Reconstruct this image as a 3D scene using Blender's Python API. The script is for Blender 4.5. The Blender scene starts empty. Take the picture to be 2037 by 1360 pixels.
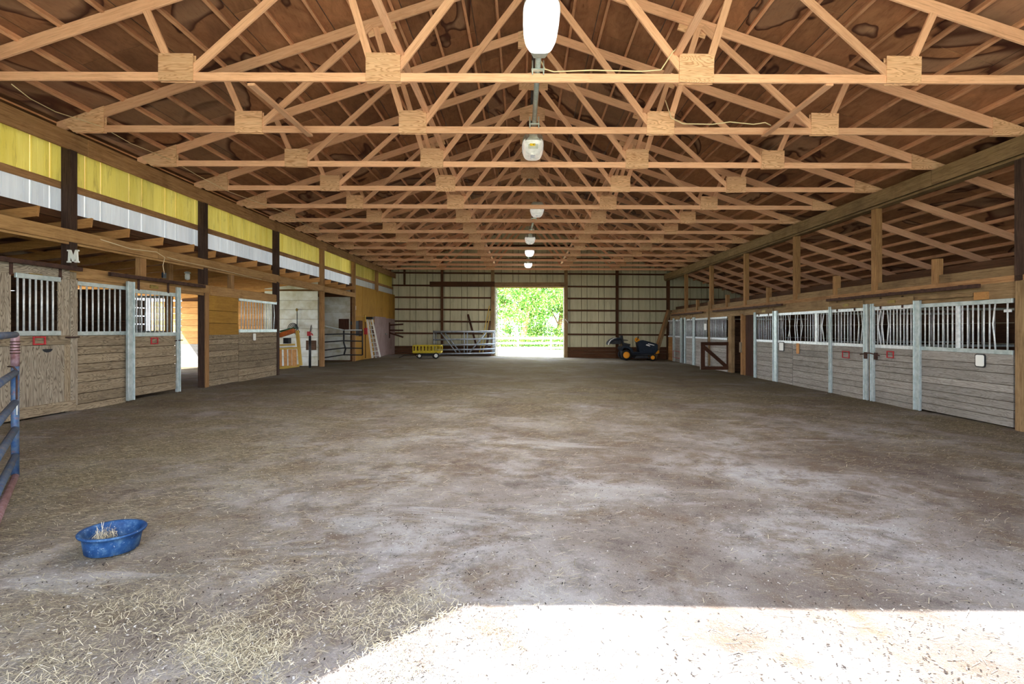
import bpy, bmesh, math, random
import numpy as np
from mathutils import Matrix, Vector
random.seed(7); R = random.random
def U(a, b): return a + (b - a) * R()
scene = bpy.context.scene; COL = scene.collection

# ------------------------------------------------------------------ camera
F, VX, VY, CH = 1019.0, 1043.0, 655.0, 1.4      # focal length and vanishing point read off the photograph (2037x1360), eye height
cam_data = bpy.data.cameras.new('camera'); cam = bpy.data.objects.new('camera', cam_data); COL.objects.link(cam)
cam_data.sensor_width = 36; cam_data.lens = 36 * F / 2037
cam_data.shift_x = -(VX - 1018.5) / 2037; cam_data.shift_y = -(680 - VY) / 2037
cam_data.clip_end = 400; cam_data.clip_start = .05
cam.location = (0, 0, CH); cam.rotation_euler = (math.pi / 2, 0, 0); scene.camera = cam

# ------------------------------------------------------------------ world, sun, exposure
w = bpy.data.worlds.new('sky'); scene.world = w; w.use_nodes = True
nt = w.node_tree; bg = nt.nodes['Background']
bg.inputs[0].default_value = (.80, .90, 1.0, 1); bg.inputs[1].default_value = 4.6
sun_d = bpy.data.lights.new('sun', 'SUN'); sun = bpy.data.objects.new('sun', sun_d); COL.objects.link(sun)
sun_d.energy = 15; sun_d.angle = .006; sun_d.color = (1, .95, .86)
_el = math.radians(44.5)
sun.rotation_euler = Vector((.67 * math.cos(_el), .743 * math.cos(_el), -math.sin(_el))).to_track_quat('-Z', 'Y').to_euler()
vs = scene.view_settings; vs.view_transform = 'Standard'; vs.look = 'None'; vs.gamma = 1; vs.use_curve_mapping = False
vs.exposure = 1.42
LAMP_W = 75
scene.cycles.max_bounces = 8; scene.cycles.diffuse_bounces = 6; scene.cycles.transmission_bounces = 4
scene.cycles.sample_clamp_indirect = 8; scene.cycles.use_denoising = True

# ------------------------------------------------------------------ helpers
def s2l(c): c = c / 255; return c / 12.92 if c <= .04045 else ((c + .055) / 1.055) ** 2.4
def rgb(r, g, b): return (s2l(r), s2l(g), s2l(b), 1)
def fz(x, y): return -.02 * (max(x, -8) + 8) - .0035 * (y - 12)
def YL(px, X=-7.75): return F * X / (px - VX)
def YR(px, X=8.5): return F * X / (px - VX)
def ZZ(py, y): return CH + (VY - py) * y / F
def XX(px, y): return (px - VX) * y / F

class NT:
    def __init__(s, name, rough=.85, metallic=0, spec=.2):
        s.m = bpy.data.materials.new(name); s.m.use_nodes = True; s.t = s.m.node_tree
        s.b = s.t.nodes['Principled BSDF']; s.b.inputs['Roughness'].default_value = rough
        s.b.inputs['Metallic'].default_value = metallic; s.b.inputs['Specular IOR Level'].default_value = spec
        s.out = s.t.nodes['Material Output']
    def n(s, typ, **k):
        x = s.t.nodes.new(typ)
        for a, v in k.items(): setattr(x, a, v)
        return x
    def l(s, a, b): s.t.links.new(a, b)
    def noise(s, vec, scale, detail=5, rough=.6, dist=0):
        x = s.n('ShaderNodeTexNoise'); x.inputs['Scale'].default_value = scale; x.inputs['Detail'].default_value = detail
        x.inputs['Roughness'].default_value = rough; x.inputs['Distortion'].default_value = dist; s.l(vec, x.inputs['Vector']); return x.outputs['Fac']
    def mapped(s, vec, sc, loc=(0, 0, 0)):
        x = s.n('ShaderNodeMapping'); x.inputs['Scale'].default_value = sc; x.inputs['Location'].default_value = loc; s.l(vec, x.inputs['Vector']); return x.outputs[0]
    def ramp(s, fac, stops):
        x = s.n('ShaderNodeValToRGB'); e = x.color_ramp.elements
        while len(e) < len(stops): e.new(.5)
        for i, (p, c) in enumerate(stops): e[i].position = p; e[i].color = c if len(c) == 4 else (*c, 1)
        s.l(fac, x.inputs[0]); return x.outputs[0]
    def mix(s, fac, a, b, mode='MIX'):
        x = s.n('ShaderNodeMix', data_type='RGBA', blend_type=mode)
        for v, i in ((fac, 0), (a, 6), (b, 7)):
            if hasattr(v, 'is_linked'): s.l(v, x.inputs[i])
            else: x.inputs[i].default_value = v
        return x.outputs[2]
    def val(s, op, a, b=0):
        x = s.n('ShaderNodeMath', operation=op)
        for v, i in ((a, 0), (b, 1)):
            if hasattr(v, 'is_linked'): s.l(v, x.inputs[i])
            else: x.inputs[i].default_value = v
        return x.outputs[0]
    def obj(s, rnd=True):
        tc = s.n('ShaderNodeTexCoord').outputs['Object']
        if not rnd: return tc
        oi = s.n('ShaderNodeObjectInfo'); s.rnd = oi.outputs['Random']
        a = s.n('ShaderNodeVectorMath', operation='ADD'); s.l(tc, a.inputs[0])
        c = s.n('ShaderNodeCombineXYZ'); s.l(s.val('MULTIPLY', s.rnd, 37.), c.inputs[0]); s.l(s.val('MULTIPLY', s.rnd, 91.), c.inputs[1]); s.l(s.val('MULTIPLY', s.rnd, 53.), c.inputs[2])
        s.l(c.outputs[0], a.inputs[1]); return a.outputs[0]
    def pos(s): return s.n('ShaderNodeNewGeometry').outputs['Position']
    def bump(s, h, strength=.3, dist=.01):
        x = s.n('ShaderNodeBump'); x.inputs['Strength'].default_value = strength; x.inputs['Distance'].default_value = dist
        s.l(h, x.inputs['Height']); s.l(x.outputs[0], s.b.inputs['Normal'])
    def base(s, c):
        if hasattr(c, 'is_linked'): s.l(c, s.b.inputs['Base Color'])
        else: s.b.inputs['Base Color'].default_value = c
        return s.m

def g(v): return (v, v, v, 1)
def wood(name, a, b, dark, streak=.5, stain=.35, vary=.25, fig=0., rough=.85):
    """timber with the grain along the object's own X axis"""
    s = NT(name, rough); v = s.obj()
    n1 = s.noise(s.mapped(v, (.9, 14, 14)), 2.2, 6, .62, .6)
    col = s.ramp(n1, [(.3, a), (.7, b)])
    n2 = s.noise(s.mapped(v, (1.6, 34, 34)), 2., 4, .6, 1.2)
    col = s.mix(s.ramp(n2, [(.52, g(0)), (.68, g(streak))]), col, dark)
    if fig > 0:
        cn = s.noise(s.mapped(v, (.75, 5.5, 5.5)), 1.1, 2.5, .5, .5)
        fr = s.val('PINGPONG', s.val('MULTIPLY', cn, 26.), .5)
        col = s.mix(s.ramp(fr, [(.02, g(fig)), (.22, g(fig * .15)), (.3, g(0))]), col, dark)
    n3 = s.noise(s.pos(), 1.1, 5, .65, .4)
    col = s.mix(s.ramp(n3, [(.5, g(0)), (.72, g(stain))]), col, dark)
    k = s.n('ShaderNodeMapRange'); s.l(s.rnd, k.inputs[0]); k.inputs[3].default_value = 1 - vary; k.inputs[4].default_value = 1 + vary * .6
    hs = s.n('ShaderNodeHueSaturation'); s.l(col, hs.inputs['Color']); s.l(k.outputs[0], hs.inputs['Value'])
    s.bump(n2, .25, .006)
    return s.base(hs.outputs[0])
def plain(name, c, rough=.6, metallic=0, c2=None, scale=6, emis=None, es=1, bump=0, spec=.3):
    s = NT(name, rough, metallic, spec)
    if c2:
        f = s.noise(s.obj(), scale, 5, .65); s.base(s.mix(s.ramp(f, [(.4, g(0)), (.65, g(1))]), c, c2))
        if bump: s.bump(f, bump, .01)
    else: s.base(c)
    if emis: s.b.inputs['Emission Color'].default_value = emis; s.b.inputs['Emission Strength'].default_value = es
    return s.m

M = {}
M['truss'] = wood('truss lumber', rgb(242, 194, 162), rgb(224, 170, 138), rgb(150, 92, 62), .35, .2, .16)
M['purlin'] = wood('purlin lumber', rgb(232, 180, 146), rgb(206, 148, 112), rgb(112, 58, 38), .4, .45, .25)
M['gusset'] = wood('gusset plywood', rgb(242, 202, 168), rgb(226, 178, 142), rgb(160, 104, 64), .3, .15, .12, .6)
M['beam'] = wood('beam lumber', rgb(178, 138, 98), rgb(140, 102, 68), rgb(84, 54, 38), .5, .5, .2)
M['beam2'] = wood('weathered beam lumber', rgb(158, 132, 98), rgb(120, 96, 68), rgb(68, 48, 34), .5, .5, .2)
M['post_dark'] = wood('creosoted post', rgb(86, 66, 56), rgb(54, 40, 36), rgb(28, 20, 20), .6, .5, .15)
M['post'] = wood('barn post lumber', rgb(178, 138, 94), rgb(138, 102, 68), rgb(86, 58, 40), .5, .4, .15)
M['girt'] = wood('girt lumber', rgb(98, 66, 44), rgb(70, 46, 32), rgb(40, 26, 20), .5, .4, .2)
M['plank'] = wood('weathered stall planks', rgb(168, 154, 132), rgb(136, 120, 98), rgb(66, 52, 42), .55, .3, .22, .55)
M['plank_r'] = wood('bleached stall planks', rgb(172, 168, 164), rgb(144, 138, 132), rgb(78, 70, 64), .6, .25, .16, .35)
M['plank_o'] = wood('fresh plank boards', rgb(206, 156, 98), rgb(176, 124, 76), rgb(110, 72, 44), .4, .3, .2, .2)
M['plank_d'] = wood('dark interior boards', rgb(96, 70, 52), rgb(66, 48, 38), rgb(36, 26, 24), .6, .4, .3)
M['ply'] = wood('weathered plywood', rgb(178, 168, 152), rgb(152, 140, 124), rgb(82, 70, 60), .55, .25, .1, .8)
M['ply_y'] = wood('yellowed plywood', rgb(182, 140, 62), rgb(152, 112, 46), rgb(118, 82, 40), .35, .45, .15, .15)
M['ply_v'] = wood('faded plywood door', rgb(168, 150, 150), rgb(134, 112, 108), rgb(92, 70, 60), .5, .4, .1, .2)
M['hdr'] = wood('header boards', rgb(190, 152, 104), rgb(156, 118, 76), rgb(98, 66, 42), .5, .45, .2)
M['yellowwood'] = wood('yellow pine', rgb(216, 186, 98), rgb(192, 156, 74), rgb(140, 100, 50), .4, .2, .12)
M['brown'] = wood('brown stained wood', rgb(84, 54, 40), rgb(58, 36, 28), rgb(34, 20, 16), .5, .3, .15)
M['white_ply'] = plain('painted white boards', rgb(214, 216, 212), .7, 0, rgb(176, 170, 146), 1.3)
M['galv'] = plain('galvanised steel', rgb(196, 206, 208), .42, .35, rgb(164, 178, 180), 9)
M['bar'] = plain('painted steel bars', rgb(226, 230, 234), .4, .2, rgb(192, 198, 204), 14)
M['rust'] = plain('rusty steel', rgb(84, 60, 52), .8, .3, rgb(56, 40, 38), 12)
M['alu'] = plain('aluminium tube', rgb(196, 208, 222), .35, .5, rgb(160, 174, 192), 5)
M['black'] = plain('black plastic', rgb(26, 28, 34), .5, 0, rgb(44, 46, 52), 8)
M['rubber'] = plain('tyre rubber', rgb(30, 30, 32), .85)
M['navy'] = plain('dark blue body paint', rgb(24, 34, 48), .35, .1, rgb(34, 44, 58), 4)
M['orange'] = plain('orange yellow paint', rgb(236, 154, 28), .4)
M['ywag'] = plain('yellow wagon paint', rgb(208, 186, 44), .5, 0, rgb(168, 148, 40), 10)
M['red'] = plain('red paint', rgb(190, 52, 60), .6, 0, rgb(140, 44, 46), 20)
M['white'] = plain('white plastic', rgb(236, 238, 236), .5)
M['tagtan'] = plain('tan board', rgb(206, 152, 96), .7, 0, rgb(184, 130, 78), 10)
M['cable'] = plain('white cable', rgb(226, 208, 172), .6)
M['rope'] = plain('blue rope', rgb(58, 84, 112), .8)
M['lamp_w'] = plain('white lamp refractor', rgb(250, 250, 245), .3, 0, emis=(1, .97, .92, 1), es=1.6)
M['lamp_g'] = plain('clear lamp refractor', rgb(226, 226, 214), .15, .3, rgb(188, 190, 172), 7, emis=(1, .97, .9, 1), es=.15)
M['lamp_b'] = plain('cast aluminium lamp body', rgb(206, 208, 204), .4, .4, rgb(172, 176, 172), 8)
M['sticker'] = plain('yellow sticker', rgb(250, 208, 20), .5)
M['brass'] = plain('brass plate', rgb(150, 128, 60), .5, .4, rgb(116, 98, 54), 20)
M['saddle'] = plain('orange brown leather', rgb(196, 104, 42), .6, 0, rgb(150, 76, 34), 8)
M['green'] = plain('green cloth', rgb(58, 92, 66), .9)
M['trimw'] = plain('door edge metal', rgb(206, 204, 190), .5, .2, rgb(160, 158, 150), 6)
M['fence'] = plain('white fence paint', rgb(244, 244, 240), .6)
M['bark'] = plain('tree bark', rgb(150, 118, 86), .9, 0, rgb(96, 74, 56), 6, bump=.6)

def tub_mat():
    s = NT('blue rubber tub', .6); v = s.obj(False); f = s.noise(v, 14, 7, .7); f2 = s.noise(s.mapped(v, (1, 1, 1), (5, 3, 1)), 90, 3, .6)
    c = s.ramp(f, [(.3, rgb(14, 40, 82)), (.52, rgb(30, 62, 104)), (.72, rgb(74, 102, 132))])
    s.bump(f2, .4, .003); return s.base(s.mix(s.ramp(f2, [(.66, g(0)), (.72, g(.6))]), c, rgb(196, 204, 206)))
M['tub'] = tub_mat()
def gate_mat():
    s = NT('worn blue pipe paint', .5, .2); v = s.pos(); f = s.noise(v, 9, 6, .7)
    c = s.ramp(f, [(.32, rgb(38, 72, 122)), (.5, rgb(78, 98, 126)), (.7, rgb(116, 114, 122))])
    f2 = s.noise(s.mapped(v, (1, 1, 1), (4, 1, 2)), 20, 5, .7)
    return s.base(s.mix(s.ramp(f2, [(.56, g(0)), (.66, g(.8))]), c, rgb(116, 88, 92)))
M['gate'] = gate_mat()
def gatetop_mat():
    s = NT('bare rusty pipe', .5, .3); f = s.noise(s.pos(), 14, 5, .7)
    return s.base(s.ramp(f, [(.35, rgb(116, 82, 84)), (.65, rgb(164, 138, 150))]))
M['gatetop'] = gatetop_mat()

def sheathing():
    s = NT('stained roof plywood', .9); p = s.pos(); v = s.obj()
    n1 = s.noise(s.mapped(v, (1.5, 3.6, 3.6)), 1.3, 7, .68, .8)
    col = s.ramp(n1, [(.3, rgb(182, 130, 96)), (.7, rgb(142, 98, 72))])
    wq = s.noise(s.mapped(p, (.8, .55, .8)), .62, 3.2, .5, 1.1)           # water marks: thin dark rims around pale pools
    rim = s.ramp(wq, [(.55, g(0)), (.562, g(1)), (.575, g(.85)), (.61, g(0))])
    pool = s.ramp(wq, [(.565, g(0)), (.59, g(.55)), (.72, g(.3))])
    col = s.mix(pool, col, rgb(176, 144, 122)); col = s.mix(rim, col, rgb(72, 40, 32))
    n4 = s.noise(p, .45, 4, .6, .5)
    col = s.mix(s.ramp(n4, [(.42, g(0)), (.66, g(.4))]), col, rgb(92, 60, 52))
    n2 = s.noise(s.mapped(v, (2.2, 12, 12)), 2.2, 6, .7, 1.)
    col = s.mix(s.ramp(n2, [(.52, g(0)), (.7, g(.35))]), col, rgb(78, 44, 32))
    k = s.n('ShaderNodeMapRange'); s.l(s.rnd, k.inputs[0]); k.inputs[3].default_value = .72; k.inputs[4].default_value = 1.15
    hs = s.n('ShaderNodeHueSaturation'); s.l(col, hs.inputs['Color']); s.l(k.outputs[0], hs.inputs['Value'])
    return s.base(hs.outputs[0])
M['sheath'] = sheathing()

def metalsheet(name, a, b, dirt, translucent=0., dirtiness=.5):
    s = NT(name, .55, 0, .3); v = s.obj(); p = s.pos()
    n1 = s.noise(s.mapped(v, (3, 3, .35)), 2, 5, .6); col = s.ramp(n1, [(.3, a), (.7, b)])
    n2 = s.noise(s.mapped(p, (6, 6, 1.1)), 1.3, 6, .7, .5)
    col = s.mix(s.ramp(n2, [(.54, g(0)), (.72, g(dirtiness))]), col, dirt)
    k = s.n('ShaderNodeMapRange'); s.l(s.rnd, k.inputs[0]); k.inputs[3].default_value = .9; k.inputs[4].default_value = 1.06
    hs = s.n('ShaderNodeHueSaturation'); s.l(col, hs.inputs['Color']); s.l(k.outputs[0], hs.inputs['Value']); col = hs.outputs[0]
    s.base(col)
    if translucent:
        t = s.n('ShaderNodeBsdfTranslucent'); s.l(col, t.inputs[0]); m = s.n('ShaderNodeMixShader'); m.inputs[0].default_value = translucent
        s.l(s.b.outputs[0], m.inputs[1]); s.l(t.outputs[0], m.inputs[2]); s.l(m.outputs[0], s.out.inputs[0])
    return s.m
M['sheet_y'] = metalsheet('yellowed fibreglass panel', rgb(220, 204, 108), rgb(202, 182, 78), rgb(110, 92, 48), .03, .6)
M['sheet_w'] = metalsheet('white wall metal', rgb(206, 210, 214), rgb(186, 192, 200), rgb(160, 152, 140), .04, .25)
M['sheet_f'] = metalsheet('aged beige wall metal', rgb(202, 198, 170), rgb(182, 178, 148), rgb(120, 110, 84), 0, .4)
M['sheet_y_g'] = metalsheet('panel seam', rgb(226, 208, 150), rgb(190, 140, 80), rgb(130, 84, 50), .12, .6)
M['sheet_w_g'] = metalsheet('white metal seam', rgb(246, 246, 246), rgb(226, 220, 210), rgb(168, 150, 130), .1, .4)
M['sheet_f_g'] = metalsheet('shaded metal seam', rgb(96, 90, 66), rgb(76, 70, 52), rgb(56, 50, 38), 0, .5)  # rib recesses coloured dark, standing in for the shade inside them
M['sheet_roof'] = metalsheet('roof metal', rgb(110, 108, 112), rgb(90, 88, 94), rgb(60, 52, 50), 0, .4)

def floor_mat():
    s = NT('barn dirt floor', .95, 0, .1); p = s.pos()
    sx = s.n('ShaderNodeSeparateXYZ'); s.l(p, sx.inputs[0])
    n = s.noise(p, .55, 7, .62, .4); fine = s.noise(p, 26, 6, .75); grit = s.noise(p, 120, 3, .7); mid = s.noise(s.mapped(p, (1, 1, 1), (9, 4, 0)), 2.6, 6, .7)
    dust = s.ramp(n, [(.34, rgb(98, 88, 84)), (.46, rgb(122, 115, 113)), (.56, rgb(144, 141, 143)), (.66, rgb(158, 158, 165))])
    n7 = s.noise(s.mapped(p, (1, 1, 1), (3, 8, 0)), 1.5, 8, .72, .3)
    col = s.mix(s.ramp(n7, [(.48, g(0)), (.6, g(.8))]), dust, rgb(102, 88, 76))
    col = s.mix(s.ramp(mid, [(.52, g(0)), (.66, g(.6))]), col, rgb(80, 72, 70))
    wide = s.noise(s.mapped(p, (.6, 1.5, 1), (1, 4, 0)), .8, 7, .7, .6)
    col = s.mix(s.ramp(wide, [(.56, g(0)), (.64, g(.55))]), col, rgb(164, 166, 172))
    # straw litter lies thickest on the left, along the right stalls and far down the aisle
    left = s.n('ShaderNodeMapRange'); s.l(sx.outputs[0], left.inputs[0]); left.inputs[1].default_value = -1.; left.inputs[2].default_value = -4.2
    right = s.n('ShaderNodeMapRange'); s.l(sx.outputs[0], right.inputs[0]); right.inputs[1].default_value = 4.5; right.inputs[2].default_value = 7.5
    far = s.n('ShaderNodeMapRange'); s.l(sx.outputs[1], far.inputs[0]); far.inputs[1].default_value = 6.; far.inputs[2].default_value = 12.
    side = s.val('MAXIMUM', s.val('MAXIMUM', left.outputs[0], right.outputs[0]), far.outputs[0])
    n5 = s.noise(s.mapped(p, (.8, 1.3, 1), (2, 7, 0)), .9, 6, .6)
    m = s.val('MULTIPLY', side, s.ramp(n5, [(.34, g(.15)), (.56, g(1))]))
    strw = s.ramp(s.noise(s.mapped(p, (14, 44, 1)), 2., 5, .75, .6), [(.36, rgb(70, 64, 56)), (.52, rgb(112, 104, 84)), (.66, rgb(176, 166, 132))])
    col = s.mix(s.val('MULTIPLY', m, .75), col, strw)
    for ang_, sc_, lo_ in ((.15, 1., .64), (-.45, 1.3, .66), (.7, 1.15, .67)):      # flecks of straw pressed into the dirt
        mp = s.n('ShaderNodeMapping'); mp.inputs['Rotation'].default_value = (0, 0, ang_); s.l(p, mp.inputs['Vector'])
        fl = s.noise(s.mapped(mp.outputs[0], (9 * sc_, 95 * sc_, 1)), 1., 2.5, .6)
        amt = s.val('MULTIPLY', s.ramp(fl, [(lo_, g(0)), (lo_ + .03, g(1))]), s.val('ADD', s.val('MULTIPLY', m, .75), .12))
        col = s.mix(amt, col, rgb(188, 178, 142))
    # olive belt far down the aisle, mostly dim light painted into the dirt
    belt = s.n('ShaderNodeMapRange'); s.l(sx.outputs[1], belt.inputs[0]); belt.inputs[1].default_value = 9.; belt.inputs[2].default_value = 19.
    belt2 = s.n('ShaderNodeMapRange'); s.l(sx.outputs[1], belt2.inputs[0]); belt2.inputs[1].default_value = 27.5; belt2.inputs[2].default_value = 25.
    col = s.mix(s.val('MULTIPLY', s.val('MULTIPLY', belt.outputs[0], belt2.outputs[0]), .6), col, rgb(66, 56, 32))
    col = s.mix(s.ramp(fine, [(.3, g(.45)), (.45, g(0))]), col, rgb(70, 60, 54))
    col = s.mix(s.ramp(grit, [(.6, g(0)), (.7, g(.5))]), col, rgb(206, 200, 190))
    col = s.mix(s.ramp(grit, [(.3, g(.6)), (.4, g(0))]), col, rgb(52, 46, 44))
    h = s.val('ADD', s.val('MULTIPLY', fine, .6), s.val('MULTIPLY', grit, .4)); s.bump(h, .8, .03)
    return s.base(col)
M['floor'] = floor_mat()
def ground_mat():
    s = NT('pale gravel ground', .95, 0, .1); p = s.pos(); f = s.noise(p, .5, 6, .6)
    return s.base(s.ramp(f, [(.4, rgb(196, 190, 178)), (.6, rgb(170, 178, 130))]))
M['ground'] = ground_mat()
def straw_mat(name, a, b, c):
    s = NT(name, .7, 0, .2); v = s.n('ShaderNodeNewGeometry').outputs['Random Per Island']
    return s.base(s.ramp(v, [(0, a), (.5, b), (1, c)]))
M['straw'] = straw_mat('straw', rgb(104, 96, 80), rgb(152, 143, 120), rgb(204, 196, 174))
M['bits'] = straw_mat('floor debris', rgb(28, 26, 30), rgb(62, 54, 48), rgb(190, 188, 188))
def leaf_mat():
    s = NT('leaves', .6, 0, .3); v = s.n('ShaderNodeNewGeometry').outputs['Random Per Island']
    c = s.ramp(v, [(0, rgb(44, 92, 40)), (.45, rgb(88, 146, 56)), (.8, rgb(170, 200, 96)), (1, rgb(236, 240, 190))]); s.base(c)  # palest leaf colours paint in the glare of sunlit foliage
    t = s.n('ShaderNodeBsdfTranslucent'); s.l(c, t.inputs[0]); m = s.n('ShaderNodeMixShader'); m.inputs[0].default_value = .4
    s.l(s.b.outputs[0], m.inputs[1]); s.l(t.outputs[0], m.inputs[2]); s.l(m.outputs[0], s.out.inputs[0]); return s.m
M['leaf'] = leaf_mat()

# ------------------------------------------------------------------ object helpers
W = {}                                             # world matrix of every object made here
def link(name, data, mw, parent=None):
    o = bpy.data.objects.new(name, data); COL.objects.link(o); W[o.name] = mw.copy()
    if parent is not None: o.parent = parent; o.matrix_local = W[parent.name].inverted() @ mw
    else: o.matrix_world = mw
    return o
def tag(o, label=None, cat=None, group=None, kind=None):
    if label: o['label'] = label
    if cat: o['category'] = cat
    if group: o['group'] = group
    if kind: o['kind'] = kind
    return o
def empty(name, loc, label=None, cat=None, group=None, kind=None, rot=None, parent=None):
    mw = Matrix.Translation(loc)
    if rot is not None: mw = mw @ rot
    return tag(link(name, None, mw, parent), label, cat, group, kind)
_mc = {}
def mesh_of(name, verts, faces, mat, smooth=False):
    me = bpy.data.meshes.new(name); me.from_pydata([tuple(v) for v in verts], [], faces); me.materials.append(M[mat])
    if smooth: me.polygons.foreach_set('use_smooth', [True] * len(me.polygons))
    me.update(); return me
def box_mesh(lx, ly, lz, mat):
    k = ('b', round(lx, 3), round(ly, 3), round(lz, 3), mat)
    if k not in _mc:
        a, b, c = lx / 2, ly / 2, lz / 2
        bm = bmesh.new(); bmesh.ops.create_cube(bm, size=1)
        for v in bm.verts: v.co = (v.co.x * lx, v.co.y * ly, v.co.z * lz)
        e = min(lx, ly, lz)
        if e > .012: bmesh.ops.bevel(bm, geom=bm.edges[:], offset=min(.004, e * .12), segments=1, affect='EDGES')
        me = bpy.data.meshes.new('box'); bm.to_mesh(me); bm.free(); me.materials.append(M[mat]); _mc[k] = me
    return _mc[k]
def frame(p0, p1, up=(0, 0, 1), roll=0):
    d = (Vector(p1) - Vector(p0)); x = d.normalized(); u = Vector(up)
    if abs(x.dot(u)) > .98: u = Vector((0, 1, 0))
    y = u.cross(x).normalized(); z = x.cross(y)
    m = Matrix(((x.x, y.x, z.x, 0), (x.y, y.y, z.y, 0), (x.z, y.z, z.z, 0), (0, 0, 0, 1)))
    if roll: m = m @ Matrix.Rotation(roll, 4, 'X')
    return Matrix.Translation((Vector(p0) + Vector(p1)) / 2) @ m, d.length
def bar(name, p0, p1, t, h, mat, parent=None, up=(0, 0, 1)):
    """timber from p0 to p1: t thick sideways, h deep along up"""
    mw, L = frame(p0, p1, up); return link(name, box_mesh(L, t, h, mat), mw, parent)
def cuboid(name, x0, x1, y0, y1, z0, z1, mat, parent=None, grain='auto'):
    """axis-aligned box whose grain (local X) follows its longest side"""
    d = (x1 - x0, y1 - y0, z1 - z0); c = ((x0 + x1) / 2, (y0 + y1) / 2, (z0 + z1) / 2)
    k = max(range(3), key=lambda i: abs(d[i])) if grain == 'auto' else 'xyz'.index(grain)
    if k == 0: rot, s = Matrix(), d
    elif k == 1: rot, s = Matrix.Rotation(math.pi / 2, 4, 'Z'), (d[1], d[0], d[2])
    else: rot, s = Matrix.Rotation(math.pi / 2, 4, 'Y'), (d[2], d[1], d[0])
    return link(name, box_mesh(abs(s[0]), abs(s[1]), abs(s[2]), mat), Matrix.Translation(c) @ rot, parent)
def tube_mesh(pts, r, mat, seg=8, cap=True):
    V, Fc = [], []; pts = [Vector(p) for p in pts]; n = len(pts); prev = None
    for i, p in enumerate(pts):
        d = ((pts[min(i + 1, n - 1)] - pts[max(i - 1, 0)])).normalized()
        if prev is None: u = Vector((0, 0, 1)) if abs(d.z) < .9 else Vector((1, 0, 0)); a = d.cross(u).normalized()
        else: a = (prev - d * prev.dot(d)).normalized()
        prev = a; b = d.cross(a); rr = r[i] if isinstance(r, (list, tuple)) else r
        for k in range(seg):
            t = 2 * math.pi * k / seg; V.append(p + a * math.cos(t) * rr + b * math.sin(t) * rr)
    for i in range(n - 1):
        for k in range(seg): Fc.append((i * seg + k, i * seg + (k + 1) % seg, (i + 1) * seg + (k + 1) % seg, (i + 1) * seg + k))
    if cap: Fc.append(tuple(range(seg))[::-1]); Fc.append(tuple((n - 1) * seg + k for k in range(seg)))
    return mesh_of('tube', V, Fc, mat, True)
def tube(name, pts, r, mat, parent=None, seg=8):
    c = Vector(pts[0]); me = tube_mesh([Vector(p) - c for p in pts], r, mat, seg); return link(name, me, Matrix.Translation(c), parent)
def lathe(name, prof, loc, mat, parent=None, seg=24, rot=None, sx=1, sy=1):
    V, Fc = [], []; n = len(prof)
    for r_, z in prof:
        for k in range(seg): t = 2 * math.pi * k / seg; V.append((r_ * math.cos(t) * sx, r_ * math.sin(t) * sy, z))
    for i in range(n - 1):
        for k in range(seg): Fc.append((i * seg + k, i * seg + (k + 1) % seg, (i + 1) * seg + (k + 1) % seg, (i + 1) * seg + k))
    if prof[0][0] > 1e-4: Fc.append(tuple(range(seg))[::-1])
    if prof[-1][0] > 1e-4: Fc.append(tuple((n - 1) * seg + k for k in range(seg)))
    mw = Matrix.Translation(loc)
    if rot is not None: mw = mw @ rot
    return link(name, mesh_of(name, V, Fc, mat, True), mw, parent)
def prism(name, poly, y0, y1, mat, parent=None, plane='xz', loc=(0, 0, 0), rot=None):
    """polygon in x-z (or y-z) extruded along the other axis"""
    n = len(poly); f = (lambda a, b, c: (a, c, b)) if plane == 'xz' else (lambda a, b, c: (c, a, b))
    V = [f(a, b, y0) for a, b in poly] + [f(a, b, y1) for a, b in poly]
    Fc = [tuple(range(n)), tuple(range(2 * n - 1, n - 1, -1))] + [(i, i + n, (i + 1) % n + n, (i + 1) % n) for i in range(n)]
    c = sum((Vector(v) for v in V), Vector()) / len(V); me = mesh_of(name, [Vector(v) - c for v in V], Fc, mat)
    bm = bmesh.new(); bm.from_mesh(me); bmesh.ops.recalc_face_normals(bm, faces=bm.faces); bm.to_mesh(me); bm.free()
    mw = Matrix.Translation(loc)
    if rot is not None: mw = mw @ rot
    return link(name, me, mw @ Matrix.Translation(c), parent)
def copy_tree(o, mw, parent=None):
    c = o.copy(); COL.objects.link(c)
    W[c.name] = mw.copy()
    if parent is None: c.parent = None; c.matrix_world = mw
    else: c.parent = parent
    for ch in [x for x in list(o.children)]:
        copy_tree(ch, mw @ W[o.name].inverted() @ W[ch.name], c)
    return c
ORD = ['nearest', 'second', 'third', 'fourth', 'fifth', 'sixth', 'seventh', 'eighth', 'ninth', 'tenth', 'eleventh', 'twelfth', 'thirteenth']

CX = .21; SL = 1 / 3; APEX = 6.27 + CH             # roof line: top of the top chords
def roofz(x): return APEX - SL * abs(x - CX)
Y0, Y1 = -.4, 30.9                                 # the barn's two end walls
XE_R = 14.0                                        # right outer wall
POSTY = [8.8 + 3.66 * j for j in range(6)]
ca, sa = 1 / math.hypot(1, SL), SL / math.hypot(1, SL)

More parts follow.
